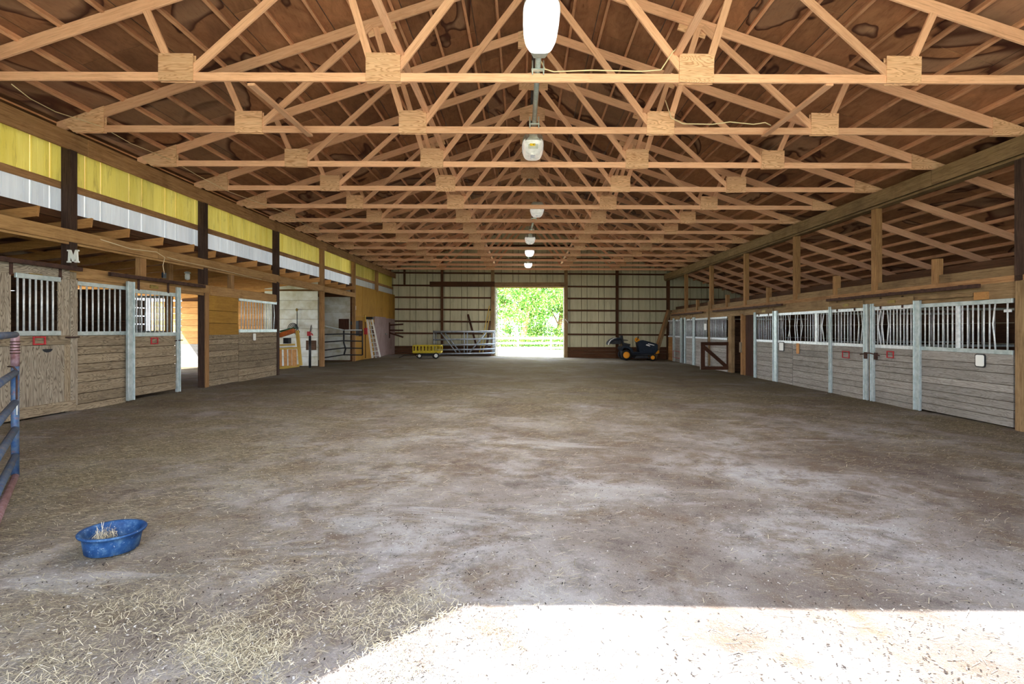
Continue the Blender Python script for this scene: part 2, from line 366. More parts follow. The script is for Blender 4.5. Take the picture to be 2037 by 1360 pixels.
# ------------------------------------------------------------------ floor and ground
def grid(name, xs, ys, zf, mat, kind):
    V = [(x, y, zf(x, y)) for y in ys for x in xs]; n = len(xs)
    Fc = [(j * n + i, j * n + i + 1, (j + 1) * n + i + 1, (j + 1) * n + i) for j in range(len(ys) - 1) for i in range(n - 1)]
    return tag(link(name, mesh_of(name, V, Fc, mat, True), Matrix()), kind=kind)
def bumpz(x, y): return fz(x, y) + .012 * math.sin(x * 2.3 + y) * math.sin(y * 1.7 - x * .6) - .006
grid('floor', list(np.linspace(-14.6, 14.1, 136)), list(np.linspace(-.6, 31.0, 150)), bumpz, 'floor', 'structure')
grid('ground', list(np.linspace(-70, 70, 30)), list(np.linspace(-60, 130, 40)), lambda x, y: fz(max(-8, min(x, 10)), min(y, 60)) - .09, 'ground', 'structure')

# ------------------------------------------------------------------ roof deck
roof = empty('ceiling', (CX, 15, APEX), kind='structure')
def slope_mw(side, s, y, off):                     # s = distance down the slope from the ridge
    x = CX + side * s * ca; z = APEX - s * sa; n = Vector((side * sa, 0, ca))
    u = Vector((0, 1, 0)); v = Vector((side * ca, 0, -sa))
    m = Matrix(((u.x, v.x, n.x, x + n.x * off), (u.y, v.y, n.y, y), (u.z, v.z, n.z, z + n.z * off), (0, 0, 0, 1)))
    return m
for side, Ls in ((-1, 8.75), (1, 14.7)):
    s0 = 0
    while s0 < Ls:
        s1 = min(s0 + 1.22, Ls)
        yy = -.7 - (1.22 if int(s0 / 1.22) % 2 else 0)
        while yy < 31.1:
            a, b = max(yy, -.7), min(yy + 2.44, 31.1)
            if b - a > .1:
                link('sheathing_panel', box_mesh(b - a - .012, s1 - s0 - .012, .014, 'sheath'), slope_mw(side, (s0 + s1) / 2, (a + b) / 2, .1 + U(0, .004)), roof)
            yy += 2.44
        s0 = s1
    s0 = .15
    while s0 < Ls:
        link('purlin', box_mesh(31.7, .05, .088, 'purlin'), slope_mw(side, s0, 15.2, .046), roof); s0 += .61
link('roof_skin', box_mesh(31.9, 8.9, .01, 'sheet_roof'), slope_mw(-1, 4.4, 15.2, .13), roof)
link('roof_skin', box_mesh(31.9, 14.9, .01, 'sheet_roof'), slope_mw(1, 7.4, 15.2, .13), roof)

# ------------------------------------------------------------------ roof trusses
TY = [6.97 + 1.83 * k for k in range(13)]
def make_truss(y):
    t = empty('roof_truss', (CX, y, CH + 3.36), rot=Matrix.Rotation(.0037, 4, 'Y'))
    T = W[t.name]; zb = CH + 3.36
    def P(x, z, dy=0): return T @ Vector((x - CX, dy, z - zb))
    def member(name, a, b, h, dy=0, th=.038, mat='truss'):
        p, q = P(*a, dy), P(*b, dy); d = (q - p).normalized(); up = d.cross(Vector((0, 1, 0))); up = up if up.z > 0 else -up
        return bar(name, p, q, th, h, mat, t, up)
    member('bottom_chord', (-7.7, zb + .057), (8.55, zb + .057), .115)
    hd = .17 / 2 / ca
    member('top_chord', (-8.3, roofz(-8.3) - hd), (CX, roofz(CX) - hd), .17)
    member('top_chord', (13.98, roofz(13.98) - hd), (CX, roofz(CX) - hd), .17)
    for s in (-1, 1):
        o = lambda dx: CX + s * dx
        jz = roofz(o(2.75)) - .2
        member('web', (o(4.98), zb + .12), (o(5.38), roofz(o(5.38)) - .1), .1, .001)
        member('web', (o(4.85), zb + .03), (o(2.85), jz + .05), .11, -.002)
        member('web', (o(2.28), zb + .2), (o(2.78), jz + .05), .1, .002)
        member('web', (o(2.05), zb + .03), (o(.12), roofz(CX) - .35), .11, .003)
        def plate(x0, x1, z0, z1, dy, nm='gusset_plate', gm='gusset'):
            p = P((x0 + x1) / 2, (z0 + z1) / 2, dy); mw = Matrix.Translation(p) @ Matrix.Rotation(.0037 + U(-.02, .02), 4, 'Y')
            return link(nm, box_mesh(abs(x1 - x0), .014, z1 - z0, gm), mw, t)
        for dy in (-.028, .028):
            plate(o(4.7), o(5.17), zb - .01, zb + .36, dy); plate(o(1.89), o(2.36), zb - .01, zb + .38, dy)
        # heel gusset: a cut plywood wedge on the chord's end
        if s < 0: poly = [(-7.9, roofz(-7.9) - .02), (-7.2, roofz(-7.2)), (-7.2, zb - .01), (-7.72, zb - .01), (-7.9, zb + .14)]
        else: poly = [(9.1, roofz(9.1)), (8.02, roofz(8.02)), (8.02, zb - .01), (8.6, zb - .01)]
        for dy in (-.035, .021):
            prism('heel_gusset', [(x - CX, z - zb) for x, z in poly], dy, dy + .014, 'gusset', t, loc=T.translation, rot=Matrix.Rotation(.0037, 4, 'Y'))
        p = P(o(2.7), jz + .08, .03); link('gusset_plate', box_mesh(.5, .014, .3, 'gusset'), Matrix.Translation(p) @ Matrix.Rotation(s * .32, 4, 'Y'), t)
        if s > 0:
            p = P(10.2, roofz(10.2) - .1, .03); link('gusset_plate', box_mesh(.5, .014, .16, 'gusset'), Matrix.Translation(p) @ Matrix.Rotation(.32, 4, 'Y'), t)
    for dy in (-.035, .021):
        prism('ridge_gusset', [(-.35, APEX - .44 - zb), (.35, APEX - .44 - zb), (.35, APEX - .12 - zb), (0, APEX - .01 - zb), (-.35, APEX - .12 - zb)], dy, dy + .014, 'gusset', t, loc=T.translation, rot=Matrix.Rotation(.0037, 4, 'Y'))
    return t
tr0 = make_truss(TY[0])
extra = ['under the large white lamp', 'above the small silver lamp', 'crossing directly behind the silver lamp']
for k, y in enumerate(TY):
    t = tr0 if k == 0 else copy_tree(tr0, Matrix.Translation((0, y - TY[0], 0)) @ W[tr0.name])
    lab = ('pale timber roof truss ' + extra[k] + ', %s to the camera' % (ORD[k] if k == 0 else ORD[k] + ' nearest')) if k < 3 else 'timber roof truss, %s from the camera, with plywood gusset plates' % ORD[k]
    if k == 12: lab = 'timber roof truss closest to the metal end wall'
    tag(t, lab, 'truss', 'roof trusses across the arena')

# long bracing runners nailed along the gussets, and the two short offcuts between the first trusses
for x, lab in ((-1.68, 'long timber runner bracing the trusses, left of the lamps'), (2.08, 'long timber runner bracing the trusses, right of the lamps')):
    tag(bar('bracing_runner', (x, TY[0] - 1.3, CH + 3.74), (x, TY[-1] + 1, CH + 3.70), .1, .038, 'truss'), lab, 'timber')
for x, lab in ((-3.72, 'short timber strut joining the two nearest trusses, left'), (4.16, 'short timber strut joining the two nearest trusses, right')):
    tag(bar('bracing_strut', (x, TY[0], CH + 3.335), (x - .02 * (1 if x > 0 else -1), TY[1] + .05, CH + 3.345), .1, .038, 'truss'), lab, 'timber')
tag(bar('broken_brace', (XX(1212, 25.6), 25.6, ZZ(522, 25.6)), (XX(1222, 25.8), 25.8, ZZ(510, 25.8)), .09, .07, 'truss'), 'sunlit stub of bracing under the far trusses, right side', 'timber')
tag(cuboid('wood_block', XX(1219, 25.8), XX(1233, 25.8), 25.7, 25.78, ZZ(520, 25.8), ZZ(509, 25.8), 'gusset'), 'square plywood block among the far trusses, right side', 'block')
tag(bar('broken_brace', (XX(896, 25.6), 25.6, ZZ(520, 25.6)), (XX(888, 25.8), 25.8, ZZ(509, 25.8)), .09, .07, 'truss'), 'sunlit stub of bracing under the far trusses, left side', 'timber')

# ------------------------------------------------------------------ plate beams
bl = empty('plate_beam', (-7.78, 15, CH + 3.07), 'long brown plate beam carrying the trusses, left side', 'beam')
yy = Y0
for L in (3.4, 6.1, 5.5, 5.5, 5.5, 5.3):
    cuboid('beam_board', -7.79, -7.75, yy + .004, yy + L - .004, CH + 3.07, CH + 3.37, 'beam', bl); yy += L
cuboid('beam_board', -7.97, -7.93, Y0, Y1, CH + 3.2, CH + 3.36, 'beam', bl)
br = empty('plate_beam', (8.48, 15, CH + 2.94), 'long weathered plate beam carrying the trusses, right side', 'beam')
yy = Y0
for L in (5.1, 5.9, 5.5, 5.0, 5.2, 4.6):
    cuboid('beam_board', 8.42, 8.46, yy + .004, yy + L - .004, CH + 2.98, CH + 3.29, 'beam2', br); yy += L
cuboid('beam_board', 8.66, 8.70, Y0, Y1, CH + 2.94, CH + 3.26, 'beam2', br)
cuboid('ledger_board', 8.46, 8.66, Y0, Y1, CH + 2.92, CH + 2.97, 'beam2', br)

# ------------------------------------------------------------------ posts
lp = ['dark square post bearing the white letter M', 'dark square post at the open doorway on the left', 'dark square post at the end of the left stalls', 'brown square post between the two white walled bays', 'brown square post left of the yellow plywood wall', 'brown post stub above the plywood wall, farthest left post']
for j, y in enumerate(POSTY):
    lo = fz(-8, y) - .25 if j < 4 else CH + (-1.5 if j == 4 else 2.0)
    p = empty('support_post', (-7.85, y, lo), lp[j], 'post')
    cuboid('post_pad', -7.795, -7.735, y - .07, y + .07, lo, CH + 3.07, 'post_dark' if j < 3 else 'post', p, 'z')
    cuboid('post_shaft', -7.9, -7.795, y - .07, y + .07, lo, CH + 3.34, 'post_dark' if j < 3 else 'post', p, 'z')
    if j == 1: cuboid('facing_board', -7.735, -7.712, y - .07, y + .075, fz(-8, y) - .1, CH + .88, 'post', p, 'z')
rp = ['dark post cut by the right edge of the picture', 'brown square post above the doors with red frames', 'brown square post above the bent stall bars', 'brown square post standing left of the open stall passage', 'brown square post behind the dark Z-braced gate', 'brown square post nearest the far right corner']
for j, y in enumerate(POSTY):
    p = empty('support_post', (8.57, y, CH + .5), rp[j], 'post')
    cuboid('post_shaft', 8.49, 8.65, y - .08, y + .08, fz(8.5, y) - .2 if j in (0, 3) else CH + .45, CH + 2.95, 'post_dark' if j == 0 else 'post', p, 'z')
    if j == 0: cuboid('facing_board', 8.38, 8.485, y - .25, y - .05, fz(8.5, y) - .15, CH + .83, 'beam2', p, 'z')
sl = ['short post stub rising above the nearest right stall', 'short post stub above the third right stall panel', 'short post stub above the right stall passage door', 'short post stub just past the right passage', 'short post stub above the far right stall doors', 'short post stub farthest down the right stalls']
for j, y in enumerate([10.63, 14.05, 17.95, 21.6, 25.3]):
    tag(cuboid('post_stub', 8.5, 8.64, y - .07, y + .07, CH + .5, CH + 1.46, 'post', None, 'z'), sl[j], 'post')
tag(cuboid('post_stub', -7.9, -7.79, 10.4, 10.56, CH + .9, CH + 1.48, 'post', None, 'z'), 'short post under the left header, right of letter M', 'post')
tag(cuboid('post_stub', -7.9, -7.79, 13.62, 13.76, CH + .9, CH + 1.48, 'post', None, 'z'), 'short post under the left header above the barred window', 'post')

# ------------------------------------------------------------------ corrugated sheets
def ribbed(name, along, a0, a1, fixed, zlo, zhi, mat, parent, rib=.345, inward=1):
    """one wall sheet; along = 'x' or 'y'; zhi may be a function; ribs recede away from the room"""
    xs = [a0]; k = math.ceil((a0 + 1e-6) / rib)
    prof = []
    a = k * rib
    marks = []
    while a < a1 - .02:
        marks += [(a - .022, 0), (a - .01, .018), (a + .01, .018), (a + .022, 0)]
        for q in (1 / 3, 2 / 3):
            b = a + rib * q
            if b < a1 - .02: marks += [(b - .01, 0), (b, .005), (b + .01, 0)]
        a += rib
    a = k * rib - rib
    for q in (1 / 3, 2 / 3):
        b = a + rib * q
        if b > a0 + .02 and b < a1 - .02: marks += [(b - .01, 0), (b, .005), (b + .01, 0)]
    pts = sorted([(a0, 0)] + [m for m in marks if a0 < m[0] < a1] + [(a1, 0)])
    c0 = (a0 + a1) / 2; zc = zlo; V = []
    for a, d in pts:
        zt = zhi(a) if callable(zhi) else zhi
        for z in (zlo, zt): V.append(((a - c0), d * inward, z - zc) if along == 'x' else (d * inward, a - c0, z - zc))
    dd_ = [d for a, d in pts]
    n = len(pts); Fc = [(2 * i, 2 * i + 2, 2 * i + 3, 2 * i + 1) for i in range(n - 1)]
    me = mesh_of(name, V, Fc, mat); me.materials.append(M[mat + '_g'])
    for i in range(n - 1):
        if dd_[i] > .01 and dd_[i + 1] > .01: me.polygons[i].material_index = 1
    loc = (c0, fixed, zc) if along == 'x' else (fixed, c0, zc)
    return link(name, me, Matrix.Translation(loc), parent)
RB = .345
wl = empty('wall_left', (-8, 15, 0), kind='structure')
a = 6 * RB * 0 - RB * 1
y = -.345
while y < Y1:
    e = min(y + 3 * RB, Y1)
    ribbed('yellow_panel', 'y', y, e, -7.98, CH + 2.5, CH + 3.3, 'sheet_y', wl, RB, -1)
    ribbed('white_panel', 'y', y, e, -7.985, CH + 1.96, CH + 2.52, 'sheet_w', wl, RB, -1)
    y = e
cuboid('girt', -7.96, -7.92, Y0, Y1, CH + 2.41, CH + 2.53, 'beam', wl)
cuboid('flashing_board', -7.97, -7.92, Y0, 23.4, CH + 1.9, CH + 2.02, 'girt', wl)

cuboid('eave_seal', -8.06, -8.02, Y0 - .1, Y1 + .1, CH + 3.25, roofz(-8) + .08, 'girt', wl)  # added closure, blocks daylight leaking in under the eave
cuboid('wall_sheet', -8.06, -8.02, 23.4, Y1 + .05, -.4, CH + 3.3, 'sheet_w', wl, 'y')  # unseen sheet added to stop daylight leaking into the far left corner
wb = empty('wall_back', (2, Y1, 0), kind='structure')
x = -8.28
while x < XE_R - .01:
    e = min(x + 3 * RB, XE_R)
    for (a, b, lo) in ([(x, e, 0)] if (e <= -1.72 or x >= 2.42) else [(x, min(e, -1.72), 0), (max(x, -1.72), min(e, 2.42), 1), (max(x, 2.42), e, 0)]):
        if b - a < .03: continue
        ribbed('wall_sheet', 'x', a, b, Y1 + .02, (CH + 2.55) if lo else fz(a, Y1) - .1, lambda q: roofz(q) + .115, 'sheet_f', wb, RB, 1)
    x = e
gz = [3.42, 2.66, 1.94, 1.22, .5, -.22]
def zt(x): return -.0035 * (x + 8)                  # the girts sag slightly to the right
for z in gz:
    segs = [(-8, 13.9)] if z > 2.7 else ([(-8, -1.95), (2.55, 13.9)])
    for a, b in segs:
        bar('girt', (a, Y1 - .02, CH + z + zt(a) * 2), (b, Y1 - .02, CH + z + zt(b) * 2), .04, .1, 'girt', wb)
for z in (4.2, 5.0):
    hw = (APEX - CH - z) * 3 - .2
    cuboid('girt', CX - hw, CX + hw, Y1 - .04, Y1, CH + z, CH + z + .1, 'girt', wb)
for a, b in ((-8, -1.95), (2.6, 8.6), (8.7, 13.9)):
    for i, (h0, h1) in enumerate(((-1.12, -.93), (-1.32, -1.13), (-1.75, -1.33))):
        cuboid('skirt_board', a, b, Y1 - .06 - .01 * i, Y1 - .02, CH + h0 + zt(a) * 2 - .06, CH + h1 + zt(a) * 2 - .06, 'girt', wb)
for x, w_ in ((-7.2, .1), (-4.94, .15), (-1.9, .2), (2.5, .2), (5.58, .15), (8.64, .18), (11.3, .14)):
    cuboid('wall_post', x - w_ / 2, x + w_ / 2, Y1 - .2, Y1 - .05, (CH + 2.7) if x == -7.2 else fz(x, Y1) - .2, min(roofz(x) - .2, CH + 4.2), 'girt' if abs(x) > 3 else 'beam2', wb, 'z')
cuboid('header_beam', XX(855, 30.7), XX(984, 30.7), Y1 - .26, Y1 - .2, CH + 2.56, CH + 2.86, 'girt', wb)
cuboid('door_header', -1.8, 2.42, Y1 - .22, Y1 - .1, CH + 2.55, CH + 2.82, 'beam2', wb)
dr = empty('door_1', (.3, Y1, fz(.3, Y1)), kind='structure')
cuboid('door_edge', -1.78, -1.7, Y1 - .08, Y1 + .12, fz(0, Y1) - .1, CH + 2.56, 'trimw', dr, 'z')
cuboid('door_edge', -1.68, -1.62, Y1 + .02, Y1 + .08, fz(0, Y1) - .1, CH + 2.54, 'trimw', dr, 'z')
cuboid('door_edge', 2.36, 2.42, Y1 - .06, Y1 + .1, fz(0, Y1) - .1, CH + 2.56, 'trimw', dr, 'z')
cuboid('door_lintel', -1.75, 2.42, Y1 + .0, Y1 + .06, CH + 2.5, CH + 2.56, 'yellowwood', dr)
tube('door_hook', [(2.44, Y1 - .28, ZZ(634, 30.6)), (2.5, Y1 - .3, ZZ(637, 30.6)), (2.6, Y1 - .26, ZZ(640, 30.6)), (2.62, Y1 - .26, ZZ(643, 30.6))], .02, 'white', dr, 6)

# the end wall behind the camera, unseen, its door opening widened for more light
wf = empty('wall_front', (0, Y0, 0), kind='structure')
prism('wall_sheet', [(-8, -.3), (-3.3, -.3), (-3.3, CH + 4.2), (-8, CH + 3.5)], Y0 - .05, Y0, 'sheet_f', wf)
prism('wall_sheet', [(4.6, -.6), (14, -.6), (14, roofz(14) + .11), (4.6, roofz(4.6) + .11)], Y0 - .05, Y0, 'sheet_f', wf)
prism('wall_sheet', [(-8, CH + 3.45), (-3.3, 4.22), (4.6, 4.22), (4.6, roofz(4.6) + .11), (CX, APEX + .11), (-8, roofz(-8) + .11)], Y0 - .05, Y0, 'sheet_f', wf)
wr = empty('wall_right', (XE_R, 15, 0), kind='structure')
cuboid('wall_sheet', XE_R, XE_R + .03, Y0, Y1, -.9, roofz(XE_R) + .1, 'sheet_f', wr, 'y')
for z in (-.3, .3, .9, 1.5):
    cuboid('board', XE_R - .05, XE_R, 5.2, 29.5, CH - 1.6 + (z + .3) * 1.0, CH - 1.02 + (z + .3), 'plank_d', wr)

# ------------------------------------------------------------------ left lean-to over the left stalls
ce = empty('ceiling', (-11, 15, CH + 1.5), kind='structure')
def lz(x): return CH + 1.93 - .12 * (-7.5 - x)       # top of the lean-to rafters
k = 0; y = 7.98 - .915 * 8
while y < 23.3:
    if not any(abs(y - q) < .09 for q in POSTY[:4]):
        tail = -7.56 if int(k) % 3 else -7.5
        p = [(tail, lz(tail)), (tail - .02, lz(tail) - .16), (-13.2, lz(-13.2) - .17), (-13.2, lz(-13.2))]
        prism('rafter', p, y - .02, y + .02, 'plank_o', ce)
    k += 1; y += .915
for x in (-8.6, -9.4, -10.2, -11, -11.8, -12.6):
    cuboid('purlin', x - .045, x + .045, Y0, 23.4, lz(x), lz(x) + .04, 'plank_o', ce)
x = -7.99
while x > -12.9:
    for q in range(10):
        a = Y0 + q * 2.44; b = min(a + 2.44, 23.5)
        bar('sheathing_panel', (x - .6, a, lz(x - .6) + .05), (x - .6, b - .01, lz(x - .6) + .05), 1.2, .014, 'sheath', ce, up=(-.12, 0, 1))
    x -= 1.22
mws, Ls_ = frame((-13.2, 11.5, lz(-13.2) + .075), (-7.95, 11.5, lz(-7.95) + .075)); link('roof_skin', box_mesh(Ls_, 24.2, .012, 'sheet_roof'), mws, ce)  # unseen skin added to stop sun shafts through the panel joints
hb = empty('header_beam', (-7.72, 10, CH + 1.46), 'long timber header under the left lean-to rafters', 'beam')
yy = Y0
for L, dz in ((6.0, 0), (5.2, 0), (5.3, 0), (3.7, -.02), (3.6, -.03)):
    cuboid('header_board', -7.755, -7.715, yy + .004, yy + L - .004, CH + 1.49 + dz, CH + 1.7 + dz, 'hdr', hb); yy += L
cuboid('header_board', -7.795, -7.76, Y0, 23.4, CH + 1.45, CH + 1.6, 'hdr', hb)

# left stall front header
h2 = empty('stall_header', (-7.72, 8, CH + .86), 'timber header board above the left stall doors', 'beam')
yy = Y0
for L in (5.5, 4.9, 6.1):
    L = min(L, 15.95 - yy); cuboid('header_board', -7.77, -7.73, yy + .004, yy + L - .004, CH + .88, CH + 1.08, 'hdr', h2); yy += L
cuboid('header_board', -7.745, -7.715, 12.6, 15.95, CH + .84, CH + 1.07, 'hdr', h2)
cuboid('header_board', -7.79, -7.75, 8.9, 12.4, CH + .82, CH + .9, 'hdr', h2)

# lean-to walls
wo = empty('wall_left', (-14.5, 10, 0), kind='structure')
for a, b in ((Y0, 12.5), (19.8, Y1)):
    cuboid('wall_sheet', -13.2, -13.15, a, b, -.3, lz(-13.2) + .06, 'sheet_w', wo, 'y')
cuboid('wall_sheet', -14.5, -8, Y0 - .05, Y0, -.3, CH + 1.6, 'sheet_w', wo, 'x')
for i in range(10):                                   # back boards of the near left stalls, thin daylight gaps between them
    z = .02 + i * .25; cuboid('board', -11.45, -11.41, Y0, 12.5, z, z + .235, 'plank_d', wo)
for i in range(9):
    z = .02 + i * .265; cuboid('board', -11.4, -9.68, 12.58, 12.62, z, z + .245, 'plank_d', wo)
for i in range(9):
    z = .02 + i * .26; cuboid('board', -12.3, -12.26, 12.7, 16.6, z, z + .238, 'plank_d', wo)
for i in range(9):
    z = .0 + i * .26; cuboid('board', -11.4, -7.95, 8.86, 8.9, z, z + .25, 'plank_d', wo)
cuboid('wall_post', -8.78, -8.66, 12.5, 12.64, -.2, CH + 1.6, 'post', wo, 'z')
gp = empty('partition_grill', (-9.2, 12.6, 0), 'white barred partition seen through the left sliding stall door', 'grill')
for z in (CH - .06, CH + .8): cuboid('rail', -9.68, -8.78, 12.58, 12.62, z - .03, z + .03, 'galv', gp)
for i in range(9): cuboid('board', -9.66, -8.8, 12.59, 12.62, .0 + i * .15, .14 + i * .15, 'plank', gp)
barm = tube_mesh([(0, 0, 0), (0, 0, .86)], .014, 'bar', 8)
for i in range(12): link('bar', barm, Matrix.Translation((-9.62 + i * .073, 12.6, CH - .05)), gp)
# sunlit cross wall of boards beyond the doorway
cw = empty('wall_partition', (-11, 19.7, 0), kind='structure')
for i in range(11):
    z = -.1 + i * .235; xt = -14.4
    if z + .2 < lz(-10): cuboid('board', xt, -9.98, 19.68, 19.72, z, min(z + .228, lz(xt) + .2), 'plank_o' if i > 3 else 'plank_r', cw)
for i in range(8):
    z = .0 + i * .36; top = min(z + .352, lz(-9.9) - .1)
    if top > z: cuboid('white_board', -9.97, -7.93, 19.66, 19.7, z, top, 'white_ply', cw, 'x')
prism('white_board', [(-9.97, lz(-9.9) - .1), (-7.93, lz(-9.9) - .1), (-7.93, lz(-7.93) - .02), (-9.97, lz(-9.97) - .02)], 19.66, 19.7, 'white_ply', cw)
cuboid('hatch_board', XX(608, 19.6), XX(628, 19.6), 19.62, 19.66, ZZ(696, 19.6), ZZ(677, 19.6), 'plank_d', cw)
for i in range(8):
    z = .0 + i * .36; top = min(z + .352, lz(-9.4) - .02)
    top = min(z + .356, lz(-9.4) - .02)
    if top > z: cuboid('white_board', -11.0, -7.93, 23.3, 23.34, z, top, 'white_ply', cw, 'x')
cuboid('white_board', -11, -7.93, 23.3, 23.34, lz(-9.4) - .02, lz(-7.93), 'white_ply', cw, 'x')
cuboid('hatch_board', XX(673, 23.2), XX(693, 23.2), 23.24, 23.3, ZZ(656, 23.2), ZZ(634, 23.2), 'brown', cw)
cuboid('light_switch', XX(696, 23.2), XX(699, 23.2), 23.27, 23.3, ZZ(646, 23.2), ZZ(639, 23.2), 'black', cw)
cuboid('seal_board', -13.2, -7.85, 23.36, 23.42, -.3, CH + 2.1, 'girt', cw, 'x')  # unseen boards added behind the partitions to stop light through their gaps
cuboid('seal_board', -13.2, -7.95, 19.74, 19.76, -.3, lz(-13.2) - .05, 'girt', cw, 'x')
cuboid('seal_board', -11.05, -11, 19.7, 23.3, -.2, CH + 1.4, 'white_ply', cw, 'y')
# plywood wall at the far end, left side
y = 23.42; i = 0
while y < Y1 - .1:
    e = min(y + 1.22, Y1 - .06)
    for z0, z1 in ((-.3, CH + .62), (CH + .625, CH + 2.07)):
        cuboid('plywood_sheet', -7.83 + .004 * (i % 2), -7.8 + .004 * (i % 2), y + .004, e - .004, z0, z1, 'ply_v' if (e > 27.2 and z0 < 0) else 'ply_y', wl, 'z')
    y = e; i += 1
dd = empty('door_2', (-7.79, 28, 0), kind='structure')
cuboid('door_leaf', -7.79, -7.77, 26.6, 28.75, fz(-8, 27), CH + .68, 'ply_v', dd, 'z')
lathe('door_knob', [(.01, 0), (.02, .03), (.045, .05), (.04, .08), (0, .09)], (-7.77, 28.6, ZZ(664, 28.6)), 'galv', dd, 12, Matrix.Rotation(math.pi / 2, 4, 'Y'))
wn = empty('window_1', (-7.79, 24, CH), kind='structure')
cuboid('pane', -7.795, -7.785, YL(706, -7.79), YL(714, -7.79), CH - .3, CH + .4, 'navy', wn, 'z')
cuboid('shutter', -7.79, -7.77, YL(714, -7.78), YL(721, -7.78), CH - .32, CH + .42, 'brown', wn, 'z')
wn = empty('window_2', (-7.79, 26, CH), kind='structure')
cuboid('shutter', -7.795, -7.78, YL(740, -7.79), YL(749, -7.79), CH - .35, CH + .35, 'brown', wn, 'z')

# ------------------------------------------------------------------ stall fronts
def bars(parent, X, y0, y1, zb, zt_, n, bent={}, skip=()):
    st = (y1 - y0) / (n + 1)
    for i in range(n):
        if i in skip: continue
        y = y0 + st * (i + 1)
        if i in bent:
            d = bent[i]; tube('bar', [(X, y, zb), (X, y + d * .4, zb + .25 * (zt_ - zb)), (X, y + d, zb + .55 * (zt_ - zb)), (X, y + d * .1, zt_)], .014, 'bar', parent)
        else: link('bar', bar_mesh(zt_ - zb), Matrix.Translation((X, y, zb)), parent)
def bar_mesh(L):
    k = ('bar', round(L, 2))
    if k not in _mc: _mc[k] = tube_mesh([(0, 0, 0), (0, 0, round(L, 2))], .014, 'bar', 8)
    return _mc[k]
def rails(parent, X, y0, y1, zb, zt_, mat='galv', h=.07):
    for z in (zb, zt_): cuboid('rail', X - .02, X + .02, y0, y1, z - h / 2, z + h / 2, mat, parent)
def planks(parent, X, y0, y1, z0f, ztop, mat, s, hh=(.13, .2), th=.035):
    """horizontal boards from the rail down to the floor; s = side the room is on"""
    xa, xb = sorted((X - s * (th + .002), X - s * (th + .014))); cuboid('gap_seal', xa, xb, y0, y1, z0f(y0) + (.02 if ztop < CH else .0), ztop, 'plank_d', parent)  # added dark sheet behind the boards, blocks light through their gaps
    z = ztop
    while z > z0f(y0) + .02:
        h = U(*hh); lo = z - h
        if lo < z0f(y0) - .02: lo = z0f(y0) - .08
        d = U(-.006, .006); xa, xb = sorted((X + s * d, X - s * th + s * d))
        cuboid('board', xa, xb, y0, y1, lo + .009, z, mat, parent); z = lo
def channel(name, X, y, w_, z0, z1, parent, s):
    """C-shaped steel channel post: web and two lips"""
    cuboid(name, X - .02, X + .02, y - w_ / 2, y + w_ / 2, z0, z1, 'galv', parent, 'z')
    for q in (-1, 1): cuboid('lip', X + s * .02, X + s * .045, y + q * w_ / 2 - .012, y + q * w_ / 2 + .012, z0, z1, 'galv', parent, 'z')
def hangers(parent, X, ys, z0, z1, s):
    for y in ys:
        cuboid('hanger', *sorted((X, X + s * .015)), y - .025, y + .025, z0, z1, 'rust', parent, 'z')
def red_frame(X, y0, y1, z0, z1, s, lab):
    r = empty('sign_frame', (X, (y0 + y1) / 2, z0), lab, 'frame'); t = .022; xa, xb = sorted((X, X + s * .02))
    cuboid('frame_side', xa, xb, y0, y0 + t, z0, z1, 'red', r, 'z'); cuboid('frame_side', xa, xb, y1 - t, y1, z0, z1, 'red', r, 'z')
    cuboid('frame_side', xa, xb, y0 + t, y1 - t, z0, z0 + t, 'red', r, 'y'); cuboid('frame_side', xa, xb, y0 + t, y1 - t, z1 - t, z1, 'red', r, 'y')
# --- left, sliding plywood door
XL = -7.68; ff = lambda x: (lambda y: fz(x, y)); s = 1
d = empty('stall_door', (XL, 8, 0), 'plywood sliding stall door with square barred window, left edge', 'door', 'stall doors on the left')
ya, yb, yc, yd, ye = 6.75, YL(22, XL), YL(116, XL), YL(139, XL), YL(154, XL)
cuboid('header_panel', XL - .02, XL, ya, yd, CH + .84, CH + 1.0, 'ply', d)
cuboid('stile', XL - .02, XL, ya, yb, CH - .1, CH + .838, 'ply', d, 'z')
cuboid('stile', XL - .02, XL, yc, yd, CH - .1, CH + .838, 'ply', d, 'z')
rails(d, XL + .01, yb + .05, yc + .02, CH - .06, CH + .82, 'galv', .075)
bars(d, XL, yb, yc, CH - .03, CH + .8, 7)
cuboid('mid_rail', XL - .01, XL + .012, ya, yd, CH - .25, CH - .1, 'plank', d)
cuboid('lower_panel', XL - .025, XL - .008, ya, yd - .02, .2, CH - .252, 'ply', d, 'z')
cuboid('bottom_board', XL - .02, XL + .015, ya, ye - .04, .03, .2, 'plank', d)
cuboid('edge_board', XL - .02, XL + .012, yd - .1, yd, .2, CH - .25, 'plank', d, 'z')
hh = link('hand_hole', mesh_of('hand_hole', [(.002, .09 * math.cos(t), .055 * math.sin(t)) for t in np.linspace(math.pi, 2 * math.pi, 10)], [tuple(range(10))], 'black'), Matrix.Translation((XL - .005, YL(95, XL), ZZ(694, YL(95, XL)))), d)
hangers(d, XL, (YL(21, XL), YL(119, XL)), CH + .82, CH + 1.02, 1)
cuboid('name_plate', XL, XL + .012, YL(57, XL), YL(83, XL), ZZ(554, 8.1), ZZ(545, 8.1), 'brass', d)
tube('latch', [(XL + .02, YL(128, XL), CH - .13), (XL + .05, YL(134, XL), CH - .13), (XL + .05, YL(152, XL), CH - .13)], .012, 'rust', d, 6)
red_frame(XL + .012, YL(63, XL), YL(88, XL), ZZ(686, 8.05), ZZ(669, 8.05), 1, 'red square frame on the plywood stall door')
